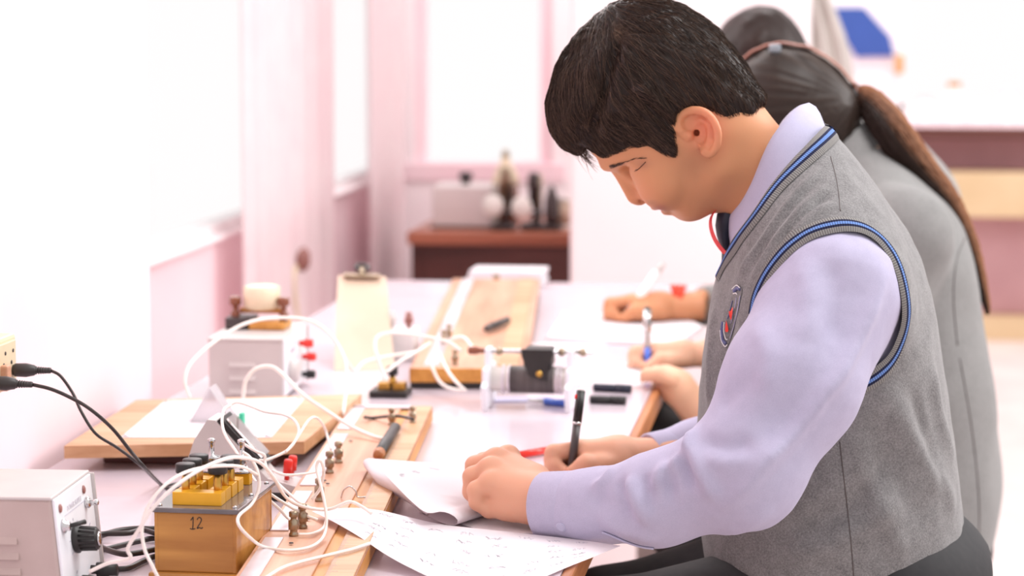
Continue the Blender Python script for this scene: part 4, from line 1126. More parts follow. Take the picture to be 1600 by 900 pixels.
def strands(parent, name, roots, dirs_fn, length, n_seg, r0, cols, kind='stuff', jitter=.15, lift=.002, mat='hair'):
    """hair strands as tapered three-sided tubes joined in one mesh"""
    n = len(roots); P = np.zeros((n, n_seg + 1, 3)); P[:, 0] = roots
    L = length if hasattr(length, '__len__') else np.full(n, length)
    jit = RNG.normal(0, jitter, (n, 3))
    for s in range(n_seg):
        d = dirs_fn(P[:, s], s / n_seg) + jit
        d /= np.linalg.norm(d, axis=1, keepdims=True) + 1e-9
        P[:, s + 1] = P[:, s] + d * (L / n_seg)[:, None]
    T = np.gradient(P, axis=1); T /= np.linalg.norm(T, axis=2, keepdims=True) + 1e-9
    ref = np.array([.31, .77, .55]); U = np.cross(T, ref); U /= np.linalg.norm(U, axis=2, keepdims=True) + 1e-9
    Wv = np.cross(T, U)
    rr = (r0 * np.linspace(1, .35, n_seg + 1))[None, :, None]
    rings = np.stack([P + rr * (U * math.cos(a) + Wv * math.sin(a)) for a in (0, 2.094, 4.189)], 2)     # n, seg+1, 3, 3
    V = rings.reshape(-1, 3)
    base = (np.arange(n) * (n_seg + 1) * 3)[:, None, None]
    sidx = (np.arange(n_seg) * 3)[None, :, None]; k = np.arange(3)[None, None, :]; k2 = (k + 1) % 3
    Q = np.stack([base + sidx + k, base + sidx + k2, base + sidx + 3 + k2, base + sidx + 3 + k], -1).reshape(-1, 4)
    C = np.repeat(cols, (n_seg + 1) * 3, axis=0)
    return mesh_obj(name, V, Q, mat, parent, C, kind)
# ================================================================== the boy in the grey vest
Y0 = 2.74
def H(px, py, dy=0.0): return at_y(px, py, Y0 + dy)
def mirror(p, y0=Y0): return np.array((p[0], 2 * y0 - p[1], p[2]))
BOY = thing('person', 'boy in a grey knitted vest and lilac shirt, head bent, writing at the bench', 'person', (H(1250, 600)[0], Y0, 0.0))

def slices_fn(rows, y0):
    """rows: (py, x front, x back, half width) on the plane y0 -> functions of z"""
    z, f, b, w = [], [], [], []
    for py, xf, xb, hw in rows:
        a, c = at_y(xf, py, y0), at_y(xb, py, y0)
        z.append((a[2] + c[2]) / 2); f.append(a[0]); b.append(c[0]); w.append(hw)
    o = np.argsort(z); z, f, b, w = (np.array(q)[o] for q in (z, f, b, w))
    zz = np.linspace(z[0], z[-1], 200)
    def sm(q):
        q = np.interp(zz, z, q); k = np.ones(9) / 9
        return np.convolve(np.pad(q, 4, mode='edge'), k, 'valid')
    f, b, w = sm(f), sm(b), sm(w)
    return lambda Z: (np.interp(Z, zz, f), np.interp(Z, zz, b), np.interp(Z, zz, w), zz[0], zz[-1])
def d_slices(v, fn, y0, grow=0.0, p=2.2, zlo=None, zhi=None):
    f, b, w, z0, z1 = fn(v.Z.astype(float))
    c = ((f + b) / 2).astype(F); a = ((b - f) / 2 + grow).astype(F); w = (w + grow).astype(F)
    u = np.abs(v.X - c) / a; q = np.abs(v.Y - F(y0)) / w
    k = (u ** p + q ** p) ** (1 / p)
    d = (k - 1) * np.minimum(a, w)
    z0 = z0 if zlo is None else zlo; z1 = z1 if zhi is None else zhi
    return smax(smax(d, v.Z - F(z1), F(.02)), F(z0) - v.Z, F(.01))

# ---- head
FACE = [(930, 150), (920, 200), (917, 228), (934, 247), (953, 259), (962, 266), (972, 277), (990, 292), (1006, 306), (1013, 313), (1016, 318), (1021, 324), (1028, 326), (1032, 325), (1038, 330), (1045, 330), (1052, 328), (1058, 333), (1067, 339), (1079, 341), (1096, 337), (1118, 330), (1150, 318), (1180, 285), (1194, 240), (1194, 190), (1174, 146), (1146, 108), (1108, 72), (1055, 40), (1000, 34), (955, 75)]
def build_head(y0, h=.0021):
    c = lambda px, py, dy=0.0: at_y(px, py, y0 + dy)
    lo, hi = c(900, 365), c(1262, 5)
    v = Vol((lo[0], y0 - .102, lo[2]), (hi[0] + .02, y0 + .102, hi[2]), h)
    fp = sag(FACE, y0); s2 = poly_sdf(v.X, v.Z, smooth_poly(fp, 4))
    ch = sag([(1062, 335)], y0)[0]
    g = np.exp(-(((v.X - ch[0]) / .06) ** 2 + ((v.Z - ch[1]) / .06) ** 2))
    fr = sag([(975, 250)], y0)[0]
    g2 = np.exp(-(((v.X - fr[0]) / .05) ** 2 + ((v.Z - fr[1]) / .04) ** 2))
    B = (.0735 - .014 * g - .003 * g2).astype(F)
    yy = v.Y - F(y0)
    d = s2 + inset(yy, B, .082)
    def both(fn, k, sub=False):
        nonlocal d
        for sgn in (-1, 1):
            e = fn(sgn)
            d = smax(d, -e, F(k)) if sub else smin(d, e, F(k))
    P = lambda px, py, dy: (lambda q: q)(c(px, py, 0) + np.array((0, dy, 0)))
    # eye sockets, brow, cheeks
    both(lambda s: d_ell(v, P(990, 268, s * .032), (.014, .017, .0105)), .012, True)
    both(lambda s: d_cap(v, P(950, 256, s * .012), P(985, 238, s * .044), .0075, .006), .012)
    both(lambda s: d_ell(v, P(1004, 262, s * .031), (.0125, .0135, .0122)), .006)
    both(lambda s: d_ell(v, P(1048, 262, s * .048), (.03, .018, .03)), .02)
    both(lambda s: d_ell(v, P(1040, 292, s * .034), (.026, .02, .022)), .02)
    # lid crease
    both(lambda s: d_cap(v, P(980, 258, s * .034), P(1008, 247, s * .0445), .0016), .003, True)
    # nose
    d = smin(d, d_cap(v, P(966, 268, 0), P(990, 305, 0), .0062, .0085), F(.008))
    d = smin(d, d_ell(v, P(999, 308, 0), (.0098, .0095, .0095)), F(.006))
    both(lambda s: d_ell(v, P(1010, 303, s * .0115), (.0088, .0068, .0074)), .0035)
    both(lambda s: d_ell(v, P(1005, 314, s * .0075), (.0052, .0036, .0034)), .0018, True)
    both(lambda s: d_cap(v, P(1014, 289, s * .0185), P(1024, 309, s * .0185), .0022), .003, True)
    both(lambda s: d_cap(v, P(1024, 306, s * .022), P(1046, 312, s * .03), .0014), .006, True)
    # lips and mouth line
    both(lambda s: d_cap(v, P(1023, 322, s * .004), P(1039, 316, s * .021), .0046, .0022), .004)
    both(lambda s: d_cap(v, P(1040, 328, s * .003), P(1047, 318, s * .020), .0050, .0022), .004)
    both(lambda s: d_cap(v, P(1031, 327, s * .002), P(1045, 315, s * .024), .0011), .002, True)
    # chin and jaw corner
    d = smin(d, d_ell(v, P(1074, 322, 0), (.018, .016, .0135)), F(.015))
    both(lambda s: d_cap(v, P(1122, 262, s * .05), P(1085, 315, s * .022), .018, .014), .02)
    # neck
    d = smin(d, d_cap(v, P(1112, 205, 0), P(1222, 300, 0), .050, .056), F(.025))
    # ears
    EAR = [(1072, 198), (1066, 187), (1071, 176), (1083, 169), (1098, 168), (1111, 173), (1121, 184), (1127, 199), (1127, 214), (1123, 227), (1115, 234), (1107, 231)]
    def ear(s):
        off = lambda px: .0725 + .0155 * np.clip((px - 1070) / 55, 0, 1)
        es = spline([(x, y, 0) for x, y in EAR], 3)[:, :2]
        pts = [(P(x, y, s * off(x)), .0042) for x, y in es] + [(P(1102, 223, s * .074), .0030), (P(1097, 214, s * .073), .0022)]
        e = chain(v, pts, .002)
        plate = sag(EAR + [(1098, 222), (1086, 216), (1078, 207)], y0)
        s2e = poly_sdf(v.X, v.Z, plate)
        px_f = (v.X - c(1070, 200)[0]) / (c(1125, 200)[0] - c(1070, 200)[0])
        oy = F(.0630) + F(.0130) * np.clip(px_f, 0, 1)
        pl = np.maximum(s2e + F(.001), np.abs(yy * s - oy) - F(.005))
        e = smin(e, pl, F(.003))
        e = smin(e, d_ell(v, P(1115, 224, s * .079), (.0065, .004, .0085)), F(.004))
        e = smin(e, d_cap(v, P(1116, 190, s * .077), P(1110, 212, s * .0765), .003, .0025), F(.003))
        e = smin(e, d_cap(v, P(1099, 182, s * .0755), P(1115, 190, s * .078), .0022, .003), F(.003))
        e = smax(e, -d_ell(v, P(1099, 204, s * .079), (.0082, .0135, .0120)), F(.002))
        e = smax(e, -chain(v, [(P(1077, 191, s * .0755), .0034), (P(1088, 186, s * .079), .0052), (P(1101, 190, s * .081), .0042)], .002), F(.0018))
        e = smin(e, d_ell(v, P(1083, 207, s * .0735), (.0045, .004, .0055)), F(.004))
        return e
    for s in (-1, 1): d = smin(d, ear(s), F(.004))
    # ear canal
    both(lambda s: d_ell(v, P(1094, 203, s * .066), (.0036, .012, .0042)), .003, True)
    V, Q = v.mesh(d)
    return laplace(V, Q, 1, .3), Q
HEAD_V, HEAD_Q = build_head(Y0)
def skin_cols(V, Q, ref_px, base='cd9068', kind='head'):
    px, py = ref_px
    if kind == 'head':
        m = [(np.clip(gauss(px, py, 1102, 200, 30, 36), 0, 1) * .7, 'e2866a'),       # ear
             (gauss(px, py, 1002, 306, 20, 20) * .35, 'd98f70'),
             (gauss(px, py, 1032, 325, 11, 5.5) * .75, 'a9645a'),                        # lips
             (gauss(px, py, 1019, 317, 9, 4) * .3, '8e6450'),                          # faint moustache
             (gauss(px, py, 1082, 256, 26, 26) * .4, '8a6248'),  # sideburn stubble
             (gauss(px, py, 1004, 257, 10, 7) * .45, '8c5c48'),                        # eyelid shading painted into the skin colour
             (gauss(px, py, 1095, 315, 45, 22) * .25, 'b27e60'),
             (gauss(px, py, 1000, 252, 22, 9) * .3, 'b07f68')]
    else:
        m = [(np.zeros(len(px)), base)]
    return blend(base, m)

# ---- hands (fingers are chains of tapered capsules rooted in the palm)
def hand_near(h=.0013):
    c = lambda px, py, y: at_y(px, py, y)
    fing = [  # name: MCP, PIP, DIP, tip (px, py, y), radii
        [(792, 716, 2.622), (757, 722, 2.632), (748, 742, 2.632), (760, 764, 2.628)],
        [(774, 720, 2.602), (743, 728, 2.607), (738, 752, 2.607), (753, 775, 2.604)],
        [(764, 735, 2.580), (739, 745, 2.582), (737, 768, 2.582), (752, 789, 2.581)],
        [(766, 757, 2.561), (745, 766, 2.560), (746, 784, 2.559), (762, 797, 2.560)]]
    lo = c(715, 850, 2.56); hi = c(900, 690, 2.60)
    v = Vol((lo[0], 2.505, lo[2]), (hi[0], 2.66, hi[2]), h)
    W0, W1 = c(838, 776, 2.562), c(905, 790, 2.522)
    d = d_cap(v, W0, W1, .0245, .026)
    d = smin(d, d_cap(v, c(850, 795, 2.54), c(795, 790, 2.556), .019, .0165), F(.015))     # edge of the palm
    for k, f in enumerate(fing):
        m = c(*f[0])
        d = smin(d, d_cap(v, W0 + (0, .012 * (1.5 - k) * .6, 0), m, .0205, .0125), F(.012))
    d = smin(d, d_cap(v, c(835, 752, 2.585), c(795, 738, 2.60), .019, .015), F(.012))
    # thumb, tucked on the far side under the hand
    th = chain(v, [(c(828, 745, 2.602), .015), (c(800, 760, 2.632), .012), (c(775, 780, 2.636), .010), (c(757, 788, 2.632), .008)], .006)
    d = smin(d, th, F(.008))
    for k, f in enumerate(fing):
        r = (.0112, .0116, .0113, .0106)[k]
        e = chain(v, [(c(*f[0]), r + .0010), (c(*f[1]), r - .0004), (c(*f[2]), r - .0016), (c(*f[3]), r - .0028)], .004)
        d = smin(d, e, F(.0045))
        d = smin(d, d_ell(v, c(f[0][0] + 3, f[0][1] - 3, f[0][2]), (.0122, .0112, .0122)), F(.006))
    d = smin(d, d_cap(v, c(768, 794, 2.56), c(800, 792, 2.555), .0105, .015), F(.006))
    # clear the bench top
    d = smax(d, F(TZ + .004) - v.Z, F(.006))
    V, Q = v.mesh(d)
    return V, Q
def hand_pen(h=.0013):
    c = lambda px, py, y: at_y(px, py, y)
    lo = c(835, 772, 2.88); hi = c(1060, 675, 2.9)
    v = Vol((lo[0], 2.80, lo[2] - .01), (hi[0], 2.965, hi[2] + .01), h)
    W0, W1 = c(965, 713, 2.888), c(1060, 716, 2.91)
    idx = [(908, 702, 2.872), (865, 708, 2.860), (866, 728, 2.852), (887, 741, 2.850)]
    mid = [(906, 704, 2.890), (864, 716, 2.884), (862, 736, 2.874), (880, 750, 2.866)]
    rng_ = [(908, 710, 2.908), (868, 724, 2.905), (866, 744, 2.895), (884, 754, 2.886)]
    pnk = [(912, 718, 2.924), (877, 734, 2.923), (874, 749, 2.914), (890, 756, 2.906)]
    d = smin(d_cap(v, W0, W1, .0225, .0255), d_cap(v, c(955, 728, 2.885), c(915, 735, 2.895), .019, .016), F(.015))
    for k, f in enumerate((idx, mid, rng_, pnk)):
        d = smin(d, d_cap(v, W0 + (0, .006 * (k - 1.5), 0), c(*f[0]), .020, .0125), F(.012))
    for k, f in enumerate((idx, mid, rng_, pnk)):
        r = (.0104, .0106, .0102, .0092)[k]
        e = chain(v, [(c(*f[0]), r + .001), (c(*f[1]), r), (c(*f[2]), r - .0012), (c(*f[3]), r - .0022)], .004)
        d = smin(d, e, F(.003))
    th = chain(v, [(c(966, 722, 2.868), .0155), (c(938, 727, 2.850), .0128), (c(915, 726, 2.841), .0112), (c(896, 737, 2.840), .0088)], .006)
    d = smin(d, th, F(.006))
    d = smin(d, d_cap(v, c(955, 706, 2.872), c(918, 706, 2.862), .014, .011), F(.01))
    d = smax(d, F(TZ + .001) - v.Z, F(.004))
    V, Q = v.mesh(d)
    return V, Q
HL_V, HL_Q = hand_near()
HR_V, HR_Q = hand_pen()
def hand_cols(V, Q, base='dba286', warm='d2876e'):
    N_ = vnormals(V, Q)
    e = np.vstack([Q[:, [k, (k + 1) % 4]] for k in range(4)])
    d = V[e[:, 1]] - V[e[:, 0]]; cv = np.zeros(len(V)); ct = np.zeros(len(V))
    np.add.at(cv, e[:, 0], np.einsum('ij,ij->i', d, N_[e[:, 0]]) / (np.linalg.norm(d, axis=1) + 1e-9)); np.add.at(ct, e[:, 0], 1)
    cv = cv / np.maximum(ct, 1)
    w = np.clip(-cv * 4 - .2, 0, 1)                     # knuckles and finger tips are redder
    return blend(base, [(w * .5, warm)])

# ---- torso, arms: the body under the clothes
TORSO = [(990, 1150, 1495, .165), (930, 1120, 1506, .172), (860, 1098, 1510, .178), (770, 1091, 1503, .18), (680, 1091, 1490, .18), (600, 1095, 1479, .185), (530, 1101, 1470, .188), (470, 1110, 1459, .19), (432, 1119, 1449, .188), (400, 1130, 1437, .182), (350, 1148, 1412, .165), (300, 1170, 1376, .135), (260, 1192, 1342, .105), (220, 1215, 1307, .078), (190, 1236, 1280, .055), (178, 1243, 1268, .035)]
TFN = slices_fn(TORSO, Y0)
SN = H(1303, 457, -.165); SF = mirror(SN)
ARM_N = [(SN, .073), (at_y(1238, 597, 2.515), .070), (at_y(1162, 735, 2.475), .0595), (at_y(1030, 780, 2.49), .0465), (at_y(928, 792, 2.520), .0375), (at_y(853, 791, 2.543), .0345)]
ARM_F = [(SF, .072), (at_y(1260, 570, 2.955), .066), (at_y(1190, 690, 2.965), .055), (at_y(1090, 712, 2.945), .042), (at_y(1016, 722, 2.908), .0335)]
zlo = H(1250, 985)[2]
def body_core():
    a = H(1080, 1010); b = H(1520, 150)
    v = Vol((a[0] - .32, 2.38, zlo - .02), (b[0] + .02, 3.08, b[2]), .008)
    d = d_slices(v, TFN, Y0, -.022)
    for S, arm in ((SN, ARM_N), (SF, ARM_F)):
        d = smin(d, d_cap(v, H(1250, 345, -.03 if S is SN else .03), S, .045, .05), F(.03))
        d = smin(d, chain(v, [(p, r - .014) for p, r in arm], .02), F(.02))
    return v.mesh(d)
BC_V, BC_Q = body_core()
V, Q = join_meshes([(HEAD_V, HEAD_Q), (HL_V, HL_Q), (HR_V, HR_Q), (BC_V, BC_Q)])
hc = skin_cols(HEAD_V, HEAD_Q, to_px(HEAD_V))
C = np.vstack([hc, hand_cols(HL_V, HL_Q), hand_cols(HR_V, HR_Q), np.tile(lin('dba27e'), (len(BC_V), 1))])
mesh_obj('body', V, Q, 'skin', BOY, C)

# ---- vest
def in_poly(px, py, poly):
    poly = np.asarray(poly, float); r = np.zeros(len(px), bool)
    for i in range(len(poly)):
        a, b = poly[i], poly[i - 1]
        c_ = ((a[1] > py) != (b[1] > py)) & (px < (b[0] - a[0]) * (py - a[1]) / (b[1] - a[1] + 1e-12) + a[0])
        r ^= c_
    return r
def vest_field(v, grow=0.0):
    d = d_slices(v, TFN, Y0, grow)
    for S, s in ((SN, -1), (SF, 1)):
        d = smin(d, d_cap(v, H(1248, 300, s * .045), S + (0, -s * .012, .004), .058 + grow, .074 + grow), F(.045))
    return d
a = H(1080, 1010); b = H(1520, 150)
v = Vol((a[0] - .02, Y0 - .27, zlo - .02), (b[0] + .03, Y0 + .27, b[2] + .01), .0042)
dv = vest_field(v)
# soft folds: diagonal drapes from the shoulder to the chest, pulled creases at the waist
def fold(d, pts, r, k, sub=False):
    for (p, ra), (q, rb) in zip(pts[:-1], pts[1:]):
        e = d_cap(v, p, q, ra, rb)
        d = smax(d, -e, F(k)) if sub else smin(d, e, F(k))
    return d
VEST_V, VEST_Q = v.mesh(dv)
VSURF0 = Surf(VEST_V, VEST_Q)
def push(V, Q, strokes, surf):
    """raise or sink the cloth along pixel strokes: (list of px points, width m, height m)"""
    N_ = vnormals(V, Q); out = np.zeros(len(V))
    for pts, wdt, hgt in strokes:
        P = []
        for x, y in spline([(x, y, 0) for x, y in pts], 5)[:, :2]:
            p, n = surf.hit(x, y)
            if p is not None: P.append(p)
        if len(P) < 2: continue
        P = np.array(P); best = np.full(len(V), 1e9); par = np.zeros(len(V))
        for i in range(len(P) - 1):
            ab = P[i + 1] - P[i]; t = np.clip(((V - P[i]) @ ab) / (ab @ ab + 1e-12), 0, 1)
            dd = np.linalg.norm(V - P[i] - t[:, None] * ab, axis=1)
            m = dd < best; best[m] = dd[m]; par[m] = (i + t[m]) / (len(P) - 1)
        out += hgt * np.exp(-(best / wdt) ** 2) * np.clip(np.sin(np.pi * np.clip(par, .03, .97)) * 1.6, 0, 1)
    return V + N_ * out[:, None]
VST = [([(1288, 258), (1240, 312), (1185, 388), (1150, 440)], .006, .0045), ([(1298, 285), (1252, 332), (1202, 392), (1168, 450)], .0065, .0045), ([(1303, 312), (1262, 343), (1220, 385)], .006, .0035), ([(1280, 275), (1222, 342), (1168, 420)], .005, -.0035), ([(1300, 300), (1258, 336), (1210, 388)], .005, -.003),
       ([(1118, 470), (1112, 560), (1108, 640)], .010, .004), ([(1150, 470), (1135, 540), (1125, 600)], .009, -.004), ([(1165, 500), (1150, 560), (1140, 610)], .008, .004),
       ([(1380, 590), (1420, 680), (1470, 760), (1495, 800)], .016, .005), ([(1360, 640), (1400, 740), (1450, 830)], .016, -.004), ([(1455, 560), (1465, 640), (1490, 720)], .013, .0045),
       ([(1340, 700), (1380, 800), (1420, 880)], .015, .004), ([(1230, 840), (1330, 790), (1400, 700)], .016, -.005), ([(1200, 870), (1300, 850), (1420, 780)], .014, .004), ([(1420, 600), (1450, 700), (1480, 800)], .01, -.003)]
VEST_V = push(VEST_V, VEST_Q, [(a_, b_, c_ * 1.4) for a_, b_, c_ in VST], VSURF0)
nz = np.array([mnoise.noise(Vector(p * 16)) + .5 * mnoise.noise(Vector(p * 38)) for p in VEST_V])
VEST_V = VEST_V + vnormals(VEST_V, VEST_Q) * (nz * .0022)[:, None]
VSURF = Surf(VEST_V, VEST_Q)
ARMHOLE = [(1177, 492), (1183, 462), (1198, 430), (1222, 397), (1252, 371), (1286, 356), (1320, 351), (1352, 358), (1380, 379), (1400, 410), (1412, 450), (1416, 492), (1407, 532), (1390, 566), (1366, 589), (1336, 605)]
hole = [(x + (1300 - x) * .045, y + (490 - y) * .045) for x, y in ARMHOLE] + [(1300, 640), (1240, 640), (1195, 600), (1176, 545)]
NECK = [(1300, 193), (1301, 205), (1276, 231), (1245, 261), (1214, 294), (1183, 337), (1156, 373), (1139, 400), (1123, 433)]
cutneck = [(x - 6.5, y - 4) for x, y in NECK] + [(1090, 445), (1050, 300), (1150, 100), (1290, 100), (1290, 190)]
cen = VEST_V[VEST_Q].mean(1); cx_, cy_ = to_px(cen)
# the neckline is a plane through the drawn line, the armhole a loop on the near side and its mirror image on the far one
near_m = cen.copy(); near_m[:, 1] = np.where(cen[:, 1] > Y0, 2 * Y0 - cen[:, 1], cen[:, 1]); mx_, my_ = to_px(near_m)
side = np.abs(cen[:, 1] - Y0) > .075
kill = (in_poly(mx_, my_, hole) & side) | in_poly(mx_, my_, cutneck)
vest = mesh_obj('sweater_vest', VEST_V, VEST_Q[~kill], 'knit_grey', BOY)

def ribbon(name, path, surf, width, mat, parent, bulge=.003, off=.0012, n=9, world=None, rib=.0026, shift=0.0):
    if world is None:
        pts = spline([(x, y, 0) for x, y in path], 8)[:, :2]; P, Nn = [], []
        for x, y in pts:
            p, nn = surf.hit(x, y)
            if p is None:
                if not P: continue
                p, nn = surf.near(at_y(x, y, P[-1][1] + .004))
            P.append(p); Nn.append(nn)
    else:
        P, Nn = [], []
        for p in world:
            q, nn = surf.near(p); P.append(q); Nn.append(nn)
    P, Nn = np.array(P), np.array(Nn)
    for arr in (P, Nn):
        for _ in range(3): arr[1:-1] = .25 * arr[:-2] + .5 * arr[1:-1] + .25 * arr[2:]
    P = resample(np.c_[P], 120) if False else P
    Nn /= np.linalg.norm(Nn, axis=1, keepdims=True)
    T = np.gradient(P, axis=0); T /= np.linalg.norm(T, axis=1, keepdims=True)
    S = np.cross(T, Nn); S /= np.linalg.norm(S, axis=1, keepdims=True)
    arc = np.r_[0, np.cumsum(np.linalg.norm(np.diff(P, axis=0), axis=1))]
    vs = []; uvs = []
    for j in range(n):
        u = j / (n - 1); q = (u - .5) * width + shift
        hgt = off + bulge * (1 - (2 * u - 1) ** 2)
        row = P + S * q
        if 0 < j < n - 1 or True:
            row2 = []
            for p0, nn in zip(row, Nn):
                pp, n2 = surf.near(p0); n2 = n2 if n2 @ nn > 0 else -n2
                row2.append(pp + (nn * .5 + n2 * .5) * hgt)
            row = np.array(row2)
        vs.append(row); uvs.append(np.c_[arc / rib, np.full(len(P), u)])
    G_ = np.stack(vs, 1); R_, C_ = G_.shape[:2]
    Vv = G_.reshape(-1, 3); UV = np.stack(uvs, 1).reshape(-1, 2)
    Qq = np.array([(i * C_ + j, i * C_ + j + 1, (i + 1) * C_ + j + 1, (i + 1) * C_ + j) for i in range(R_ - 1) for j in range(C_ - 1)])
    o = mesh_obj(name, Vv, Qq, mat, parent)
    ul = o.data.uv_layers.new(name='UVMap'); ul.data.foreach_set('uv', UV[Qq.ravel()].astype(F).ravel())
    return o, P
trim, AP = ribbon('armhole_trim', ARMHOLE, VSURF, .0225, 'vest_trim', vest)
ntrim, NP = ribbon('neck_trim', NECK, VSURF, .0215, 'vest_trim', vest)
ribbon('neck_trim', None, VSURF, .0215, 'vest_trim', vest, world=[mirror(p) for p in NP[::-1]])
ribbon('armhole_trim', None, VSURF, .0225, 'vest_trim', vest, world=[mirror(p) for p in AP[::-1]])
def seam(name, pts, surf, r, mat, parent, off=0.0):
    P = [surf.hit(x, y, off)[0] for x, y in spline([(x, y, 0) for x, y in pts], 6)[:, :2]]
    P = [p for p in P if p is not None]
    return MB().tube(P, r, 5).build(name, mat, parent)
seam('shoulder_seam', [(1298, 245), (1306, 275), (1311, 305), (1313, 330)], VSURF, .0007, 'coil_dark', vest)
seam('side_seam', [(1312, 690), (1320, 760), (1328, 830), (1334, 900)], VSURF, .0007, 'coil_dark', vest)

# embroidered badge on the chest: navy lettered ring with white rims, red flame strokes
bdg = None
def patch(name, poly, off, mat, parent):
    bm = bmesh.new(); vs = []
    pts = spline([(x, y, 0) for x, y in poly + [poly[0]]], 4)[:-1, :2]
    c_ = pts.mean(0); rings = [pts, c_ + (pts - c_) * .5]
    mb = MB(); V_ = []
    for rr_ in rings:
        for x, y in rr_:
            p, nn = VSURF.hit(x, y, off)
            if p is None: p, nn = VSURF.near(at_y(x, y, Y0 - .1), off)
            V_.append(p)
    p, nn = VSURF.hit(c_[0], c_[1], off); V_.append(p if p is not None else np.mean(V_, 0))
    n = len(pts)
    fs = [(k, (k + 1) % n, n + (k + 1) % n, n + k) for k in range(n)] + [(n + k, n + (k + 1) % n, 2 * n) for k in range(n)]
    mb.add(V_, fs, True)
    return mb.build(name, mat, parent)
badge = patch('badge', [(1155, 446), (1160, 452), (1157, 470), (1150, 500), (1143, 528), (1136, 541), (1130, 537), (1129, 520), (1134, 496), (1143, 468), (1149, 452)], .0007, 'knit_grey', vest)
def badge_line(name, pts, r, mat, off=.0026): return seam(name, pts, VSURF, r, mat, badge, off)
badge_line('navy_arc', [(1131, 503), (1129.5, 518), (1131, 531), (1136, 537)], .002, 'badge_blue', .0014)
badge_line('navy_arc', [(1149, 455), (1155, 450), (1158, 452)], .0022, 'badge_blue', .0014)
badge_line('white_rim', [(1128.5, 516), (1130, 532), (1135, 541), (1139, 538)], .0006, 'white_plastic', .0026)
badge_line('white_rim', [(1147, 452), (1154, 446), (1159.5, 450)], .0006, 'white_plastic', .0026)
badge_line('white_rim', [(1135, 503), (1134, 517), (1137, 529), (1140, 530)], .0006, 'white_plastic', .0034)
badge_line('white_rim', [(1150, 459), (1154, 458), (1156, 460)], .0006, 'white_plastic', .0034)
patch('red_flame', [(1149, 479), (1150, 482), (1147.5, 492), (1145.5, 499), (1143.5, 494), (1142.5, 486), (1145, 485)], .0034, 'red_plastic', badge)
patch('red_flame', [(1138, 500), (1140, 508), (1141, 516), (1139, 518), (1136.5, 517), (1137, 509)], .0034, 'red_plastic', badge)
badge_line('navy_arc', [(1146, 470), (1141, 488), (1138, 498)], .0006, 'badge_blue', .0012)
badge_line('lilac_arc', [(1158, 462), (1154, 485), (1148, 510), (1142, 528)], .0006, 'shirt_collar', .0012)
badge_line('lilac_arc', [(1152, 465), (1150, 478), (1143, 505)], .0005, 'shirt_collar', .0012)

# ---- shirt: torso under the vest plus both sleeves
lo_ = at_y(820, 870, 2.45)
v = Vol((lo_[0] - .01, 2.385, H(1250, 880)[2]), (H(1470, 400)[0], 3.05, H(1250, 225)[2]), .0044)
dt = d_slices(v, TFN, Y0, -.015, zhi=H(1250, 235)[2])
dn = chain(v, [(p, r) for p, r in ARM_N], .02)
# pressed crease down the back of the sleeve, pulled folds at the elbow and forearm
dn = smin(dn, d_cap(v, at_y(1345, 470, 2.612), at_y(1352, 548, 2.617), .045, .036), F(.012))
dn = smin(dn, d_cap(v, at_y(1378, 470, 2.615), at_y(1368, 545, 2.62), .033, .033), F(.012))
def cut_end(d, a, b):      # flat cuff end
    a, b = np.array(a), np.array(b); n = (b - a) / np.linalg.norm(b - a)
    return smax(d, (v.X - F(b[0])) * F(n[0]) + (v.Y - F(b[1])) * F(n[1]) + (v.Z - F(b[2])) * F(n[2]), F(.003))
dn = cut_end(dn, ARM_N[-2][0], ARM_N[-1][0] + (ARM_N[-1][0] - ARM_N[-2][0]) * .02)
df = chain(v, [(p, r) for p, r in ARM_F], .02)
df = cut_end(df, ARM_F[-2][0], ARM_F[-1][0])
d = smin(dt, dn, F(.03)); d = smin(d, df, F(.03))
SH_V, SH_Q = v.mesh(d)
SSURF = Surf(SH_V, SH_Q)
SST = [([(1392, 398), (1374, 450), (1350, 508), (1316, 578), (1282, 624), (1248, 668), (1200, 720), (1152, 776), (1118, 806)], .0085, .0065), ([(1340, 400), (1325, 470), (1290, 560), (1235, 640), (1180, 705)], .018, -.0035), ([(1086, 668), (1078, 695), (1060, 722), (1040, 738)], .007, .007), ([(1078, 690), (1090, 725), (1108, 760), (1118, 785)], .008, .006), ([(1066, 700), (1072, 728), (1085, 770)], .006, -.006),
       ([(1094, 705), (1130, 722), (1180, 715), (1225, 680)], .012, .004), ([(1094, 690), (1140, 700), (1180, 690)], .010, -.004),
       ([(960, 728), (950, 745), (938, 757), (925, 762)], .006, .005), ([(985, 742), (985, 765), (1000, 795), (1020, 820)], .008, .005), ([(970, 745), (972, 775), (985, 810)], .007, -.005),
       ([(1048, 715), (1046, 750), (1050, 790)], .006, -.005), ([(1050, 722), (1030, 745), (1018, 760)], .008, .006), ([(1015, 738), (1010, 760), (1022, 790)], .006, -.004),
       ([(1120, 640), (1150, 610), (1190, 590)], .012, -.003), ([(1180, 500), (1200, 560), (1190, 620)], .012, .003), ([(1250, 400), (1265, 470), (1262, 540)], .014, .003), ([(1295, 395), (1305, 470), (1300, 540)], .012, -.003),
       ([(1100, 840), (1160, 825), (1215, 790)], .010, .003), ([(930, 800), (980, 830), (1030, 842)], .008, .004), ([(915, 770), (960, 790), (1010, 830)], .007, -.003)]
SH_V = push(SH_V, SH_Q, [(a_, b_, c_ * 1.5) for a_, b_, c_ in SST], SSURF)
SH_V = laplace(SH_V, SH_Q, 2, .45)
nz = np.array([mnoise.noise(Vector(p * 22)) + .5 * mnoise.noise(Vector(p * 55)) for p in SH_V])
SH_V = SH_V + vnormals(SH_V, SH_Q) * (nz * .0012)[:, None]
shirt = mesh_obj('shirt', SH_V, SH_Q, 'shirt_lilac', BOY)
SSURF = Surf(SH_V, SH_Q)
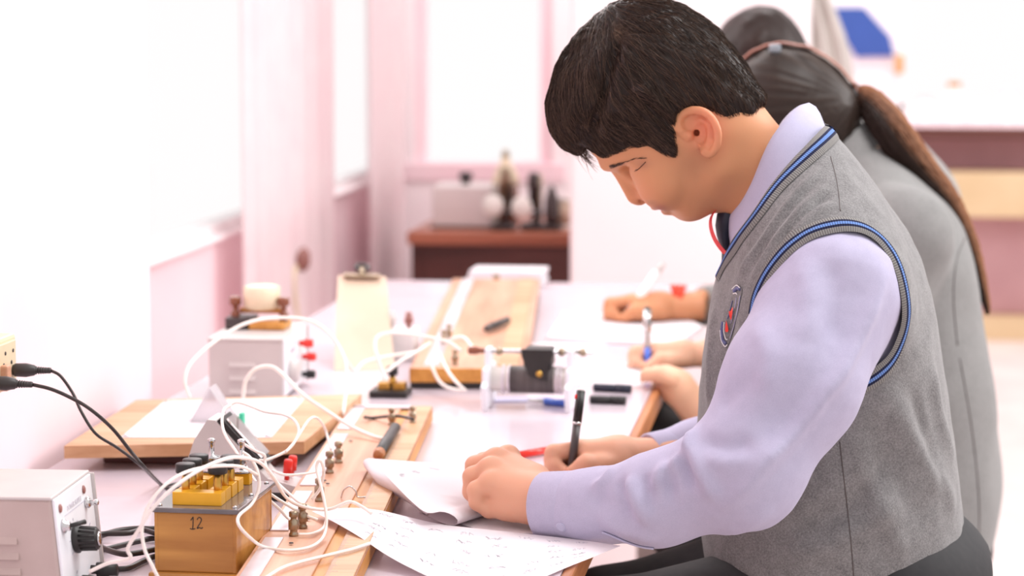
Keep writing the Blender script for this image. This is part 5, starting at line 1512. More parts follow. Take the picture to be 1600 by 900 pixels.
# cuff: a doubled band round the wrist end, seam, placket tuck, button
def cuff(a, b, r0, r1, seg=40, flip=1):
    a, b = np.array(a), np.array(b); ax = (b - a) / np.linalg.norm(b - a)
    up = np.array((0, 0, 1.0)); u = np.cross(ax, up); u /= np.linalg.norm(u); w = np.cross(u, ax)
    prof = [(0, r0 - .003), (0.02, r0 + .0008), (.5, (r0 + r1) / 2 + .001), (.97, r1 + .001), (1.0, r1 - .0002), (.985, r1 - .0025), (.6, r1 - .004)]
    P = []
    for t, r in prof:
        c_ = a + (b - a) * t
        P.append([c_ + (u * math.cos(q) + w * math.sin(q)) * r for q in np.linspace(0, 2 * math.pi, seg + 1)])
    return MB().grid(np.array(P), True)
cn0 = ARM_N[-2][0] + (ARM_N[-1][0] - ARM_N[-2][0]) * .05; cn1 = ARM_N[-1][0] + (ARM_N[-1][0] - ARM_N[-2][0]) * .06
cf = cuff(cn0, cn1, .0384, .0362).build('cuff', 'shirt_lilac', shirt)
CB = Surf([cf.matrix_basis @ v_.co + world_of(BOY).translation for v_ in cf.data.vertices], [p.vertices[:] for p in cf.data.polygons])
bp, bn = CB.hit(878, 822)
if bp is not None:
    MB().lathe([(.0055, 0), (.0058, .0012), (.005, .0022), (.0035, .0018)], bp + bn * .0012, bn, 18).build('button', 'shirt_collar', cf)
cuff(ARM_F[-2][0] + (ARM_F[-1][0] - ARM_F[-2][0]) * .35, ARM_F[-1][0] + (ARM_F[-1][0] - ARM_F[-2][0]) * .03, .0378, .0345).build('cuff', 'shirt_lilac', shirt)
# open placket under the forearm with its dark slit
pl = [(938, 838), (965, 846), (1000, 851), (1022, 851)]
P = [SSURF.near(at_y(x, y, 2.47), .0015)[0] for x, y in spline([(x, y, 0) for x, y in pl], 5)[:, :2]]
MB().tube(P, .0013, 6).build('placket_edge', 'shirt_collar', shirt)
P = [SSURF.near(at_y(x, y, 2.47), .0008)[0] for x, y in spline([(x, y + 2.5, 0) for x, y in pl], 5)[:, :2]]
MB().tube(P, .0011, 6).build('placket_slit', 'tie_navy', shirt)

# ---- collar: stand and fall round the neck
def loop(cx, cy, ax_px, hw, bow=1.0, n=48):
    """ellipse on the plane through nape and throat"""
    a, b = at_y(*ax_px[0], Y0), at_y(*ax_px[1], Y0); c_ = (a + b) / 2; e = (b - a) / 2
    dirn_ = at_y(1190 - 12, 250 - 9, Y0) - at_y(1190, 250, Y0)
    return np.array([c_ + e * math.cos(t) + np.array((0, -hw * math.sin(t), 0)) + dirn_ * math.sin(t) ** 2 * bow * (.35 - 1.25 * math.cos(t)) for t in np.linspace(0, 2 * math.pi, n + 1)])
n_in = loop(0, 0, ((1240, 192), (1150, 326)), .058)
n_top = loop(0, 0, ((1249, 161), (1141, 334)), .0625)
n_top2 = loop(0, 0, ((1267, 158), (1139, 338)), .0665)
n_mid = loop(0, 0, ((1280, 176), (1140, 366)), .079, .5)
n_bot = loop(0, 0, ((1290, 206), (1146, 402)), .097, 0)
rows = [n_in, .5 * (n_in + n_top) + (.0, 0, 0), n_top, n_top2, .45 * n_top2 + .55 * n_mid, n_mid, .5 * (n_mid + n_bot), n_bot]
G_ = np.array(rows)
for q in range(2): G_[1:-1] = .2 * G_[:-2] + .6 * G_[1:-1] + .2 * G_[2:]
MB().grid(G_, True, .0015).build('collar', 'shirt_collar', shirt)
# ---- tie and lanyard
tk = at_y(1137, 348, Y0)
tie = MB()
tp = [(1141, 318, .014, .010), (1138, 335, .019, .013), (1134, 352, .016, .012), (1132, 368, .0135, .009), (1136, 392, .019, .006), (1134, 420, .023, .005), (1128, 450, .026, .004)]
rows = []
for px, py, w_, th_ in tp:
    c_ = at_y(px, py, Y0); rows.append([c_ + (th_ * math.cos(q), w_ * math.sin(q), 0) for q in np.linspace(0, 2 * math.pi, 21)])
tie.grid(np.array(rows), True); tie.build('necktie', 'tie_navy', BOY)
lp = spline([(1128, 318, 0), (1115, 333, 0), (1110.5, 345, 0), (1112, 360, 0), (1118, 375, 0), (1126, 387, 0), (1134, 396, 0)], 6)[:, :2]
lw_ = [at_y(x, y, Y0 - .022) for x, y in lp]
lrow = [[p + (0, s * .0045, 0) + np.array((0, 0, 0)) + RT * .0 for s in (-1, 1)] for p in lw_]
lan = MB(); 
rr_ = []
for i, p in enumerate(lw_):
    t_ = i / len(lw_); dx = .0024 + .003 * t_
    rr_.append([p + (-dx * .5, .004, -.001), p + (dx * .5, -.004, .001)])
lan.grid(np.array(rr_), True, .0006); lan.build('lanyard', 'red_ribbon', BOY)

# ---- hair
HOUT = [(856, 190), (853, 165), (857, 140), (866, 108), (883, 77), (903, 50), (925, 28), (948, 8), (972, 0), (1002, -3), (1040, -1), (1072, 9), (1100, 26), (1130, 53), (1160, 92), (1184, 127), (1199, 150)]
HULL = HOUT + [(1206, 190), (1200, 245), (1175, 290), (1130, 332), (1070, 342), (1010, 316), (962, 268), (936, 250), (916, 240), (902, 242), (880, 231), (864, 212)]
HLINE = [(1199, 153), (1190, 164), (1174, 181), (1146, 184), (1131, 178), (1112, 166), (1094, 162), (1072, 168), (1063, 182), (1061, 205), (1064, 232), (1059, 240), (1046, 234), (1030, 226), (1012, 221), (990, 226), (966, 236), (944, 243), (930, 236), (917, 226), (912, 236), (902, 244), (880, 231), (864, 212)]
lo_, hi_ = H(845, 262), H(1215, -12)
v = Vol((lo_[0] - .01, Y0 - .108, lo_[2]), (hi_[0], Y0 + .108, hi_[2]), .0026)
hull = poly_sdf(v.X, v.Z, smooth_poly(sag(HULL, Y0), 3)); reg = poly_sdf(v.X, v.Z, smooth_poly(sag(HOUT + HLINE, Y0), 3))
npx = sag([(1180, 160)], Y0)[0]
Bh = (.0755 + .017 * np.clip(-reg / .045, 0, 1) - .017 * np.exp(-(((v.X - npx[0]) / .034) ** 2 + ((v.Z - npx[1]) / .034) ** 2))).astype(F)
dh = smax(hull + inset(v.Y - F(Y0), Bh, .088), reg, F(.006))
# keep the forehead free: the fringe is a tuft in front of it
HAIR_V, HAIR_Q = v.mesh(dh)
cr3 = H(968, 52); hc3 = H(1040, 150)
def flow(P):
    d_ = P - cr3; n_ = P - hc3; n_ /= np.linalg.norm(n_, axis=1, keepdims=True) + 1e-9
    d_ = d_ - n_ * np.einsum('ij,ij->i', d_, n_)[:, None]
    d_ /= np.linalg.norm(d_, axis=1, keepdims=True) + 1e-9
    side_ = (P[:, 0] > cr3[0])[:, None]
    return d_ + np.where(side_, (0.25, 0, -.12), (-.05, 0, -.35))
# combed ridges on the under-layer
fl = flow(HAIR_V); N_ = vnormals(HAIR_V, HAIR_Q); cross_ = np.cross(N_, fl)
rad = np.linalg.norm(HAIR_V - cr3, axis=1); ang_ = np.arctan2((HAIR_V - cr3) @ np.array((0, 1, 0)), np.linalg.norm((HAIR_V - cr3)[:, [0, 2]], axis=1) * np.sign(HAIR_V[:, 0] - cr3[0] + .0001)) * 26
dirn = np.arctan2(HAIR_V[:, 2] - cr3[2], HAIR_V[:, 0] - cr3[0])
nz = np.array([mnoise.noise(Vector((a_ * 9, y_ * 60, r_ * 14))) for a_, y_, r_ in zip(dirn, HAIR_V[:, 1], rad)])
HAIR_V = HAIR_V + N_ * (nz * .0028)[:, None]
HAIR_V = push(HAIR_V, HAIR_Q, [([(972, 45), (962, 75), (952, 110), (940, 150), (928, 195), (920, 232)], .007, -.008), ([(955, 60), (938, 95), (915, 150), (900, 210)], .012, .004), ([(985, 70), (972, 110), (958, 160), (945, 215)], .010, .003)], Surf(HAIR_V, HAIR_Q))
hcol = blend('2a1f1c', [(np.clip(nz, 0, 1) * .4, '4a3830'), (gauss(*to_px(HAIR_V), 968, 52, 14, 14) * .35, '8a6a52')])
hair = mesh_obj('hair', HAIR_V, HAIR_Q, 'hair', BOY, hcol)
HS = BVHTree.FromPolygons([tuple(p) for p in HAIR_V], [tuple(int(i) for i in q) for q in HAIR_Q])
def hug_strands(name, nst, nseg, pick, length, r0, off0, off1, colfn, parent):
    fc = HAIR_V[HAIR_Q].mean(1); w = pick(fc); w = w / w.sum()
    idx = RNG.choice(len(fc), nst, p=w)
    bar = RNG.dirichlet((1, 1, 1, 1), nst); P0 = np.einsum('ij,ijk->ik', bar, HAIR_V[HAIR_Q[idx]])
    P = np.zeros((nst, nseg + 1, 3)); P[:, 0] = P0; L = length(P0) * RNG.uniform(.7, 1.25, nst)
    jit = RNG.normal(0, .16, (nst, 3))
    for s in range(nseg):
        d_ = flow(P[:, s]); d_ = d_ / (np.linalg.norm(d_, axis=1, keepdims=True) + 1e-9) + jit
        d_ /= np.linalg.norm(d_, axis=1, keepdims=True)
        q = P[:, s] + d_ * (L / nseg)[:, None]
        t = (s + 1) / nseg
        for i in range(nst):
            loc, nn, _, _ = HS.find_nearest(Vector(q[i]))
            q[i] = np.array(loc) + np.array(nn) * (off0 + (off1 - off0) * t)
        P[:, s + 1] = q
    return tubes_obj(name, P, r0, colfn(P0), parent)
def tubes_obj(name, P, r0, cols, parent, taper=.3):
    n, S = P.shape[:2]; nseg = S - 1
    T = np.gradient(P, axis=1); T /= np.linalg.norm(T, axis=2, keepdims=True) + 1e-9
    U = np.cross(T, np.array([.31, .77, .55])); U /= np.linalg.norm(U, axis=2, keepdims=True) + 1e-9
    Wv = np.cross(T, U); rr = (r0 * np.linspace(1, taper, S))[None, :, None]
    rings = np.stack([P + rr * (U * math.cos(a) + Wv * math.sin(a)) for a in (0, 2.094, 4.189)], 2)
    V_ = rings.reshape(-1, 3)
    base = (np.arange(n) * S * 3)[:, None, None]; si = (np.arange(nseg) * 3)[None, :, None]; k = np.arange(3)[None, None, :]; k2 = (k + 1) % 3
    Q_ = np.stack([base + si + k, base + si + k2, base + si + 3 + k2, base + si + 3 + k], -1).reshape(-1, 4)
    return mesh_obj(name, V_, Q_, 'hair', parent, np.repeat(cols, S * 3, axis=0), 'stuff')
def hcols(P0):
    n = len(P0); t = RNG.random(n)[:, None] ** 2.2
    return np.array(lin('2a1e1a')) * (1 - t) + np.array(lin('665042')) * t
hug_strands('hair_strands', 9000, 5, lambda c_: np.where(c_[:, 1] < Y0 + .04, 1.0, .25) * (1 + 0 * c_[:, 0]), lambda p: .014 + .022 * np.clip((to_px(p)[0] * -1 + 1150) / 200, 0, 1), .00034, .0002, .0024, hcols, hair)
# loose tips of the fringe
rt_, dd_ = [], []
for k in range(260):
    x = random.uniform(858, 916); yb = 195 + (x - 858) * .85
    rt_.append(H(x, yb + random.uniform(-16, 6), random.uniform(-.03, .03)))
rt_ = np.array(rt_)
Pf = np.zeros((len(rt_), 6, 3)); Pf[:, 0] = rt_
jj = RNG.normal(0, .22, (len(rt_), 3)); LL = RNG.uniform(.012, .028, len(rt_))
for s in range(5):
    d_ = np.array((.55 + .12 * s, 0, -.75)) + jj; d_ /= np.linalg.norm(d_, axis=1, keepdims=True)
    Pf[:, s + 1] = Pf[:, s] + d_ * (LL / 5)[:, None]
tubes_obj('fringe_strands', Pf, .0003, hcols(rt_), hair, .15)

# ---- eyebrow, lashes
BS = Surf(HEAD_V, HEAD_Q)
def brow(pts, n, parent, name, wid=3.0):
    P = []
    ctr_ = spline([(x, y, 0) for x, y in pts], 20)[:, :2]
    for k in range(n):
        u = random.random() ** 1.8; i = int(u * (len(ctr_) - 2)); x, y = ctr_[i]; tx, ty = ctr_[i + 1] - ctr_[i]; l = math.hypot(tx, ty) + 1e-9
        x += random.gauss(0, .6); y += random.gauss(0, wid * (1 - .5 * u) * .5)
        row = []
        for s in range(4):
            p, nn = BS.hit(x + tx / l * s * 2.2, y + ty / l * s * 2.2 - s * .25, .0006 + .0002 * s)
            if p is None: break
            row.append(p)
        if len(row) == 4 and np.linalg.norm(row[-1] - row[0]) < .02: P.append(row)
    if P: tubes_obj(name, np.array(P), .00028, hcols(np.zeros((len(P), 3))) * .7, parent)
brow([(953, 260), (966, 257), (980, 252), (996, 248), (1010, 247)], 75, BOY, 'eyebrow', 2.4)
P = [BS.hit(x, y, .0004)[0] for x, y in spline([(993, 266, 0), (998, 264, 0), (1003, 259, 0), (1009, 253, 0)], 4)[:, :2]]
P = [p for p in P if p is not None]
if len(P) > 2: MB().tube(P, .00045, 6).build('eyelash_line', 'dark_desk', BOY)
lash = []
for x, y in [(994, 265), (996, 265), (998, 264), (1000, 262)]:
    p, nn = BS.hit(x, y, .0004)
    if p is not None: lash.append([p, p + (-.001, -.0006, -.0012), p + (-.0022, -.001, -.0022)])
if lash: tubes_obj('eyelashes', np.array(lash), .00025, np.tile(lin('1a1413'), (len(lash), 1)), BOY)

# ---- trousers, shoes, stool
def leg_parts(hip, knee, ankle, r):
    return [(hip, r[0]), (knee, r[1]), (ankle, r[2])]
def trousers(parent, hipc, knees, ankles, hw, h, mat='trouser_black', r=(.088, .066, .048), waist=None):
    pts = np.array([hipc + (0, -hw, 0), hipc + (0, hw, 0)] + list(knees) + list(ankles))
    lo, hi = pts.min(0) - .13, pts.max(0) + .14
    vv = Vol(lo, hi, h); d = None
    for s, kn, an in zip((-1, 1), knees, ankles):
        e = chain(vv, [(hipc + (0, s * hw * .5, 0), r[0]), (kn, r[1]), (an, r[2])], .03)
        d = e if d is None else smin(d, e, F(.03))
    d = smin(d, d_ell(vv, hipc + (.02, 0, .01), (.13, .165, .10)), F(.05))
    V_, Q_ = vv.mesh(d)
    return mesh_obj('trousers', V_, Q_, mat, parent)
hipc = H(1350, 915)
kn = [at_y(940, 1012, 2.63), at_y(945, 985, 2.84)]; an = [np.array((kn[0][0] + .05, 2.62, .10)), np.array((kn[1][0] + .06, 2.86, .10))]
trousers(BOY, hipc, kn, an, .17, .009, r=(.092, .07, .05))
def shoe(parent, a):
    b = MB(); rows = []
    for t, w_, h_ in ((0, .018, .05), (.06, .032, .075), (.3, .036, .085), (.5, .040, .06), (.75, .044, .045), (.93, .032, .035), (1, .01, .02)):
        x = a[0] + .07 - .28 * t
        rows.append([(x, a[1] + w_ * math.cos(q), max(0.012, .012 + h_ * max(0, math.sin(q))) - (.012 if math.sin(q) < -.3 else 0)) for q in np.linspace(0, 2 * math.pi, 25)])
    b.grid(np.array(rows), True); return b.build('shoe', 'shoe_black', parent)
for a_ in an: shoe(BOY, a_)
def stool(label, x, y, z):
    t = thing('stool', label, 'stool', (x, y, 0), 0, None)
    MB().lathe([(.15, z - .035), (.165, z - .03), (.165, z - .008), (.155, z), (0.001, z)], (x, y, 0), seg=32).build('seat', 'stool_seat', t)
    for k in range(4):
        a = math.pi / 4 + k * math.pi / 2
        MB().tube([(x + .11 * math.cos(a), y + .11 * math.sin(a), z - .03), (x + .18 * math.cos(a), y + .18 * math.sin(a), .0)], .012, 10).build('leg', 'stool_steel', t)
    MB().tube([(x + .155 * math.cos(a), y + .155 * math.sin(a), .2) for a in np.linspace(0, 2 * math.pi, 33)], .009, 8).build('foot_ring', 'stool_steel', t)
stool('round pale stool under the boy in the grey vest', float(hipc[0] + .03), Y0, float(hipc[2] - .112))

# ---- the pen he writes with
tip, head_ = at_y(891, 748, 2.846), at_y(908, 609, 2.876)
tip[2] = max(tip[2], TZ + .001)
t = thing('fineliner_pen', 'black fineliner pen with grey cap end held in the right hand of the boy', 'pen', tip)
ln = head_ - tip
for n_, m, u0, u1, ra, rb in (('nib', 'black_plastic', 0, .07, .0008, .0034), ('barrel', 'black_metal', .07, .62, .0050, .0050), ('ring', 'chrome', .60, .625, .0056, .0056), ('cap', 'black_plastic', .625, .985, .0056, .0054), ('cap_end', 'steel_grey', .985, 1.0, .005, .0042)):
    MB().cyl(tip + ln * u0, tip + ln * u1, ra, rb, seg=18).build(n_, m, t)
MB().cyl(tip + ln * .68 + (-.002, -.0068, 0), tip + ln * .97 + (-.002, -.0068, 0), .0013, .0013, seg=8).build('clip', 'black_plastic', t)
MB().cyl(tip + ln * .90 + (-.0042, -.004, 0), tip + ln * .95 + (-.0042, -.004, 0), .0022, .0022, seg=8).build('red_mark', 'red_plastic', t)
# ================================================================== the two students behind
def move_mesh(V, a, b, s, rot=0.0):
    """scale about a, turn in the sagittal plane, bring a to b"""
    c_, s_ = math.cos(rot), math.sin(rot)
    D_ = (V - a) * s
    return np.c_[D_[:, 0] * c_ - D_[:, 2] * s_, D_[:, 1], D_[:, 0] * s_ + D_[:, 2] * c_] + b
TIP = np.array(tip)
def simple_torso(rows, y0, S, arms, h=.0075, grow=0.0):
    fn = slices_fn(rows, y0)
    pts = np.array([p for a in arms for p, r in a])
    z0 = at_y(1300, rows[0][0], y0)[2]; z1 = at_y(1300, rows[-1][0], y0)[2]
    xs = [at_y(r[1], r[0], y0)[0] for r in rows] + [at_y(r[2], r[0], y0)[0] for r in rows]
    lo = np.minimum(pts.min(0) - .09, (min(xs) - .03, y0 - .27, z0 - .02)); hi = np.maximum(pts.max(0) + .09, (max(xs) + .03, y0 + .27, z1 + .02))
    vv = Vol(lo, hi, h)
    d = d_slices(vv, fn, y0, grow)
    for a in arms:
        s = -1 if a[0][0][1] < y0 else 1
        zc_ = at_y(1300, rows[-4][0], y0); f, b, w, _, _ = fn(np.array(zc_[2])); 
        d = smin(d, d_cap(vv, ((f + b) / 2, y0 + s * .04, zc_[2] - .03), a[0][0], .05 + grow, a[0][1]), F(.04))
        e = chain(vv, a, .02)
        p0, p1 = a[-2][0], a[-1][0]; n_ = (p1 - p0) / np.linalg.norm(p1 - p0)
        e = smax(e, (vv.X - F(p1[0])) * F(n_[0]) + (vv.Y - F(p1[1])) * F(n_[1]) + (vv.Z - F(p1[2])) * F(n_[2]), F(.004))
        d = smin(d, e, F(.025))
    V_, Q_ = vv.mesh(d)
    if grow: return V_, Q_
    nz_ = np.array([mnoise.noise(Vector(p * 11)) for p in V_])
    return V_ + vnormals(V_, Q_) * (nz_ * .006)[:, None], Q_

# ---- girl with the ponytail
Y1 = 3.75
G1 = lambda px, py, dy=0.0: at_y(px, py, Y1 + dy)
GIRL = thing('person', 'girl in a grey blazer with long brown ponytail and hairband, seen from behind the boy', 'person', (G1(1400, 600)[0], Y1, 0))
nose_ref = H(1040, 150)
gh = move_mesh(HEAD_V, nose_ref, G1(1228, 165), .93, -.05)
# writing hand copied in proportion, other hand hanging off the bench edge
pt = at_z(1012, 578, TZ + .001)
gw = move_mesh(HR_V, TIP, pt, .95)
def hang_hand():
    c_ = lambda px, py, y: at_y(px, py, y)
    lo, hi = c_(1000, 700, 3.56), c_(1140, 560, 3.6)
    vv = Vol((lo[0], 3.46, lo[2]), (hi[0] + .02, 3.70, hi[2]), .003)
    d = d_cap(vv, c_(1062, 610, 3.56), c_(1125, 680, 3.62), .024, .034)
    d = smin(d, d_cap(vv, c_(1055, 600, 3.56), c_(1040, 590, 3.575), .022, .02), F(.02))
    for k in range(4):
        y = 3.535 + .019 * k
        d = smin(d, chain(vv, [(c_(1048, 594, y), .0115), (c_(1030, 585, y), .0105), (c_(1012, 585, y), .0095), (c_(1000, 590, y), .008)], .004), F(.004))
    d = smin(d, chain(vv, [(c_(1062, 598, 3.61), .014), (c_(1042, 585, 3.625), .012), (c_(1026, 580, 3.62), .0095)], .005), F(.008))
    return vv.mesh(d)
ghl = hang_hand()
def forearm(a, b, ra, rb, h=.006):
    a, b = np.array(a), np.array(b); lo, hi = np.minimum(a, b) - .05, np.maximum(a, b) + .05
    vv = Vol(lo, hi, h); return vv.mesh(d_cap(vv, a, b, ra, rb))
wr = gw[np.argsort(gw[:, 0])[-200:]].mean(0)
fa = forearm(wr - (.03, 0, 0), G1(1210, 585, .05), .024, .036)
GT = [(905, 1320, 1515, .165), (850, 1290, 1552, .175), (750, 1265, 1565, .18), (640, 1258, 1558, .175), (560, 1252, 1546, .17), (450, 1250, 1531, .165), (400, 1252, 1522, .16), (355, 1258, 1507, .15), (310, 1272, 1480, .125), (275, 1288, 1445, .095), (250, 1300, 1412, .07), (232, 1310, 1385, .05), (222, 1320, 1370, .03)]
armn = [(G1(1405, 372, -.165), .072), (G1(1350, 560, -.19), .062), (G1(1262, 690, -.17), .052), (G1(1140, 690, -.12), .042)]
armf = [(G1(1405, 372, .165), .07), (G1(1340, 520, .19), .06), (G1(1250, 600, .12), .05), (G1(1180, 588, .06), .042)]
gcore = simple_torso(GT, Y1, None, [[(p, r - .016) for p, r in armn] + [(at_y(1110, 668, 3.615), .026)], [(p, r - .014) for p, r in armf] + [(wr, .02)]], .01, -.022)
V, Q = join_meshes([(gh, HEAD_Q), (gw, HR_Q), ghl, fa, gcore])
px_, py_ = to_px(HEAD_V)
C = np.vstack([skin_cols(HEAD_V, HEAD_Q, (px_, py_), 'e0aa8a'), hand_cols(gw, HR_Q, 'eab79a', 'e39c82'), np.tile(lin('ebb99a'), (len(ghl[0]) + len(fa[0]) + len(gcore[0]), 1))])
mesh_obj('body', V, Q, 'skin', GIRL, C)
V, Q = simple_torso(GT, Y1, None, [armn, armf])
gb = mesh_obj('blazer', V, Q, 'blazer_grey', GIRL)
BZ = Surf(V, Q)
seam('sleeve_seam', [(1545, 322), (1512, 365), (1494, 410), (1490, 470), (1496, 540)], BZ, .0012, 'coil_dark', gb)
seam('back_seam', [(1500, 560), (1520, 680), (1530, 790), (1528, 880)], BZ, .0012, 'coil_dark', gb)
# collar of the blazer
gl = []
for t_, w_ in ((0, .048), (.3, .056), (.7, .066), (1, .072)):
    a_, b_ = G1(1352 + 22 * t_, 190 + 35 * t_), G1(1255 - 3 * t_, 262 + 40 * t_); c_ = (a_ + b_) / 2; e_ = (a_ - b_) / 2
    gl.append([c_ + e_ * math.cos(q) + np.array((0, -w_ * math.sin(q), 0)) for q in np.linspace(0, 2 * math.pi, 37)])
MB().grid(np.array(gl), True, .003).build('collar', 'blazer_grey', gb)
# hair: cap, head band, clip, tie, ponytail
GO = [(1110, 190), (1118, 150), (1138, 118), (1165, 93), (1190, 78), (1212, 71), (1240, 73), (1268, 80), (1298, 98), (1322, 122), (1342, 150), (1348, 178), (1340, 215), (1318, 245), (1285, 262), (1240, 272), (1190, 262), (1140, 235)]
lo_, hi_ = G1(1100, 285), G1(1360, 60)
vv = Vol((lo_[0], Y1 - .105, lo_[2]), (hi_[0], Y1 + .105, hi_[2]), .004)
dh = poly_sdf(vv.X, vv.Z, smooth_poly(sag(GO, Y1), 3)) + inset(vv.Y - F(Y1), .088, .095)
V, Q = vv.mesh(dh)
tiep = G1(1340, 152)
dd_ = V - tiep; aa_ = np.arctan2(dd_[:, 2], dd_[:, 0])
nz_ = np.array([mnoise.noise(Vector((a_ * 14, p[1] * 40, 0))) for a_, p in zip(aa_, V)])
V = V + vnormals(V, Q) * (nz_ * .002)[:, None]
gc_ = blend('2b211d', [(np.clip(nz_ + .2, 0, 1) * .5, '43352d')])
gcap = mesh_obj('hair', V, Q, 'hair', GIRL, gc_)
GS = Surf(V, Q)
bp_ = [GS.near(G1(x, y, 0), .002)[0] for x, y in spline([(1163, 97, 0), (1188, 82, 0), (1212, 73, 0), (1242, 74, 0), (1270, 81, 0), (1300, 100, 0), (1324, 124, 0), (1343, 148, 0)], 5)[:, :2]]
band = []
for i, p in enumerate(bp_):
    t_ = (np.array(bp_[min(i + 1, len(bp_) - 1)]) - np.array(bp_[max(i - 1, 0)])); t_ /= np.linalg.norm(t_); up_ = np.array((-t_[2], 0, t_[0]))
    up_ = up_ if up_[2] > 0 else -up_
    band.append([p + np.array((0, q, 0)) + up_ * (.002 - (q / .03) ** 2 * .004) for q in np.linspace(-.018, .018, 7)])
MB().grid(np.array(band), True, .002).build('hairband', 'desk_top', GIRL)
cp_, cn_ = GS.near(G1(1211, 76, -.035), .004)
cl_ = MB().box(cp_, (.018, .014, .013), bev=.003).build('hair_clip', 'clip_grey', GIRL)
MB().box(cp_ + (.004, -.004, -.014), (.016, .012, .014), bev=.003).build('clip_hinge', 'black_plastic', cl_)
MB().tube([tiep + (-.004, math.cos(q) * .017, math.sin(q) * .017) for q in np.linspace(0, 2 * math.pi, 21)], .006, 8).build('hair_tie', 'black_rubber', GIRL)
PT = [(1338, 152, 0, .016), (1356, 158, -.015, .021), (1382, 188, -.03, .026), (1410, 228, -.035, .027), (1445, 270, -.03, .022), (1480, 312, -.02, .017), (1508, 362, -.012, .013), (1526, 415, -.008, .010), (1540, 470, -.006, .005), (1544, 490, -.006, .002)]
pc_ = spline([G1(a, b, c_) for a, b, c_, r in PT], 6); pr_ = np.interp(np.linspace(0, 1, len(pc_)), np.linspace(0, 1, len(PT)), [r for *_, r in PT])
pony = MB().tube(pc_, [r * .82 for r in pr_], 14)
po = pony.build('ponytail', None, GIRL)
ca = po.data.color_attributes.new('Col', 'FLOAT_COLOR', 'POINT'); ca.data.foreach_set('color', np.tile((*lin('3d2a22'), 1), len(po.data.vertices)).astype(F)); po.data.materials.append(M['hair'])
ns = 900; off = RNG.normal(0, .55, (ns, 2)); ol = np.linalg.norm(off, axis=1, keepdims=True); off = off / np.maximum(ol, 1e-6) * np.minimum(ol, 1) 
T = np.gradient(pc_, axis=0); T /= np.linalg.norm(T, axis=1, keepdims=True); A_ = np.array((0, 1.0, 0)); Nn = np.cross(A_, T); Nn /= np.linalg.norm(Nn, axis=1, keepdims=True)
P = pc_[None] + off[:, 0, None, None] * pr_[None, :, None] * A_ + off[:, 1, None, None] * pr_[None, :, None] * Nn * 1.05
P = P + RNG.normal(0, .0006, P.shape)
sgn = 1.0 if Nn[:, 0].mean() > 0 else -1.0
tt = np.clip((off[:, 1] * sgn * 1.3 - .1) + RNG.normal(0, .18, ns), 0, 1)[:, None]  # strands on the right go browner: lit edge painted into the hair
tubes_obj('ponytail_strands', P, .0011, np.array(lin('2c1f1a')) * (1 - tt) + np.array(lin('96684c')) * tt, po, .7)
hipg = G1(1405, 850)
kg = [at_y(1010, 712, 3.63), at_y(1010, 700, 3.86)]; ag = [np.array((kg[0][0] + .36, 3.66, .1)), np.array((kg[1][0] + .36, 3.88, .1))]
trousers(GIRL, hipg, kg, ag, .16, .012, r=(.088, .072, .05))
for a_ in ag: shoe(GIRL, a_)
stool('round pale stool under the girl with the ponytail', float(hipg[0] + .03), Y1, float(hipg[2] - .10))
hd = at_y(1011, 480, pt[1] + .03)
def held_pen(name, label, tip_, top_, parts):
    t_ = thing(name, label, 'pen', tip_); l_ = top_ - tip_
    for n_, m, u0, u1, ra, rb in parts: MB().cyl(tip_ + l_ * u0, tip_ + l_ * u1, ra, rb, seg=16).build(n_, m, t_)
held_pen('ballpoint_pen', 'blue-grey ballpoint pen held upright in the hand of the girl', pt, hd, [('nib', 'blue_plastic', 0, .1, .001, .004), ('grip', 'blue_plastic', .1, .35, .005, .005), ('barrel', 'steel_grey', .35, .9, .0052, .0052), ('cap_end', 'black_metal', .9, 1, .0058, .005), ('clip', 'chrome', .6, .95, .0066, .0066)])

# ---- student with the red thread
Y2 = 4.42
G2 = lambda px, py, dy=0.0: at_y(px, py, Y2 + dy)
ST = thing('person', 'dark-haired student in grey farthest along the bench, red thread round the wrist', 'person', (G2(1380, 600)[0], Y2, 0))
sh = move_mesh(HEAD_V, nose_ref, G2(1180, 90), .95, -.1)
pt2 = at_z(974, 503, TZ + .009)
sw_ = move_mesh(HR_V, TIP, pt2, 1.12)
wr2 = sw_[np.argsort(sw_[:, 0])[-200:]].mean(0)
fa2 = forearm(wr2 - (.03, 0, 0), G2(1150, 480, .0), .026, .036)
TT = [(800, 1265, 1519, .17), (700, 1250, 1524, .175), (600, 1238, 1522, .175), (500, 1230, 1519, .17), (400, 1228, 1514, .165), (330, 1232, 1508, .155), (285, 1238, 1496, .14), (240, 1248, 1462, .115), (205, 1262, 1426, .09), (180, 1275, 1402, .065), (160, 1284, 1380, .045), (150, 1290, 1366, .03)]
a_n = [(G2(1360, 285, -.165), .07), (G2(1320, 430, -.19), .062), (G2(1230, 500, -.13), .052), (G2(1160, 500, -.08), .04)]
a_f = [(G2(1360, 285, .165), .07), (G2(1320, 420, .19), .062), (G2(1220, 482, .06), .052), (at_y(1098, 476, wr2[1] + .005), .036)]
score = simple_torso(TT, Y2, None, [[(p, r - .016) for p, r in a_n], [(p, r - .012) for p, r in a_f] + [(wr2, .022)]], .012, -.022)
V, Q = join_meshes([(sh, HEAD_Q), (sw_, HR_Q), fa2, score])
C = np.vstack([skin_cols(HEAD_V, HEAD_Q, (px_, py_), 'cf946e'), hand_cols(sw_, HR_Q, 'cf8f68', 'b9744f'), np.tile(lin('cf9068'), (len(fa2[0]) + len(score[0]), 1))])
mesh_obj('body', V, Q, 'skin', ST, C)
V, Q = simple_torso(TT, Y2, None, [a_n, a_f], .009)
mesh_obj('blazer', V, Q, 'blazer_light', ST)
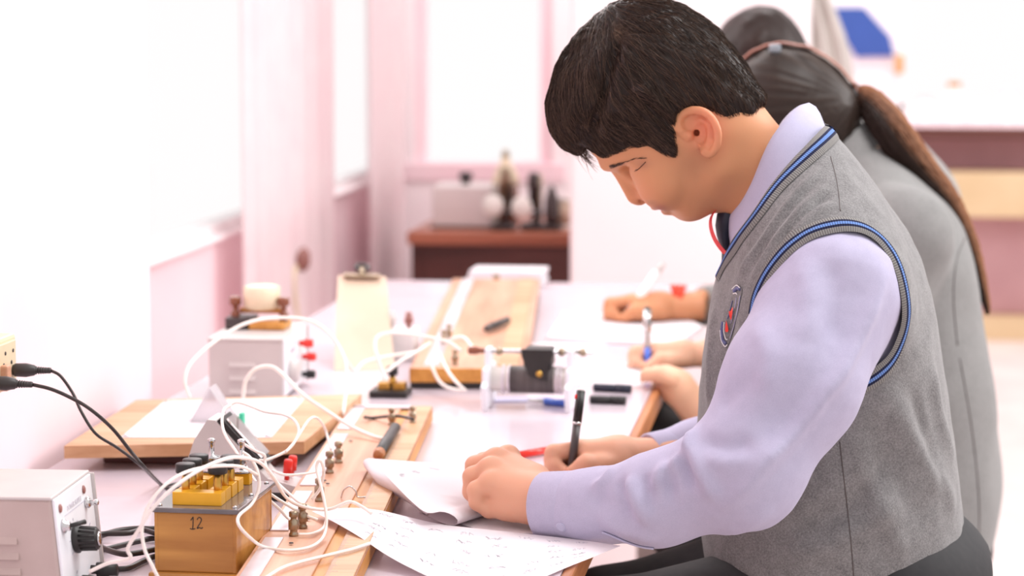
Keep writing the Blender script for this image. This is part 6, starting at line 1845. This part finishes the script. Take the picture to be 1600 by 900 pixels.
SO = [(1108, 110), (1114, 70), (1130, 40), (1155, 18), (1185, 9), (1212, 12), (1235, 28), (1256, 58), (1276, 95), (1290, 135), (1288, 175), (1262, 205), (1215, 212), (1160, 190), (1120, 150)]
lo_, hi_ = G2(1098, 225), G2(1305, -5)
vv = Vol((lo_[0], Y2 - .11, lo_[2]), (hi_[0], Y2 + .11, hi_[2]), .005)
V, Q = vv.mesh(poly_sdf(vv.X, vv.Z, smooth_poly(sag(SO, Y2), 3)) + inset(vv.Y - F(Y2), .092, .1))
nz_ = np.array([mnoise.noise(Vector((p[0] * 30, p[1] * 60, p[2] * 30))) for p in V])
V = V + vnormals(V, Q) * (nz_ * .003)[:, None]
mesh_obj('hair', V, Q, 'hair', ST, blend('281b18', [(np.clip(nz_, 0, 1) * .4, '3a2a24')]))
th_ = thing('wrist_thread', 'red thread wound round the wrist of the farthest student', 'thread', wr2); 
COL.objects.unlink(th_); bpy.data.objects.remove(th_)
wc = at_y(1060, 474, wr2[1] + .002); axw = np.array((1.0, .02, .0)); mb = MB()
for k in range(4):
    mb.tube([wc + (.006 * (k - 1.5) + .003 * math.sin(3 * q + k), math.cos(q) * .034, math.sin(q) * .031) for q in np.linspace(0, 2 * math.pi, 25)], .0035, 6)
mb.build('wrist_thread', 'red_thread', ST)
hip2 = G2(1390, 800); k2 = [at_y(1040, 660, 4.3), at_y(1040, 650, 4.55)]; an2 = [np.array((k2[0][0] + .3, 4.3, .1)), np.array((k2[1][0] + .3, 4.56, .1))]
trousers(ST, hip2, k2, an2, .16, .014)
for a_ in an2: shoe(ST, a_)
stool('round pale stool under the farthest student', float(hip2[0] + .03), Y2, float(hip2[2] - .10))
held_pen('marker_pen', 'white pen with grey end held slanted in the hand with the red thread', pt2, at_y(1036, 412, pt2[1] + .05), [('nib', 'white_plastic', 0, .1, .002, .006), ('grip', 'blue_plastic', .1, .2, .0085, .0085), ('barrel', 'white_plastic', .2, .85, .0085, .0085), ('cap_end', 'steel_grey', .85, 1, .006, .005)])
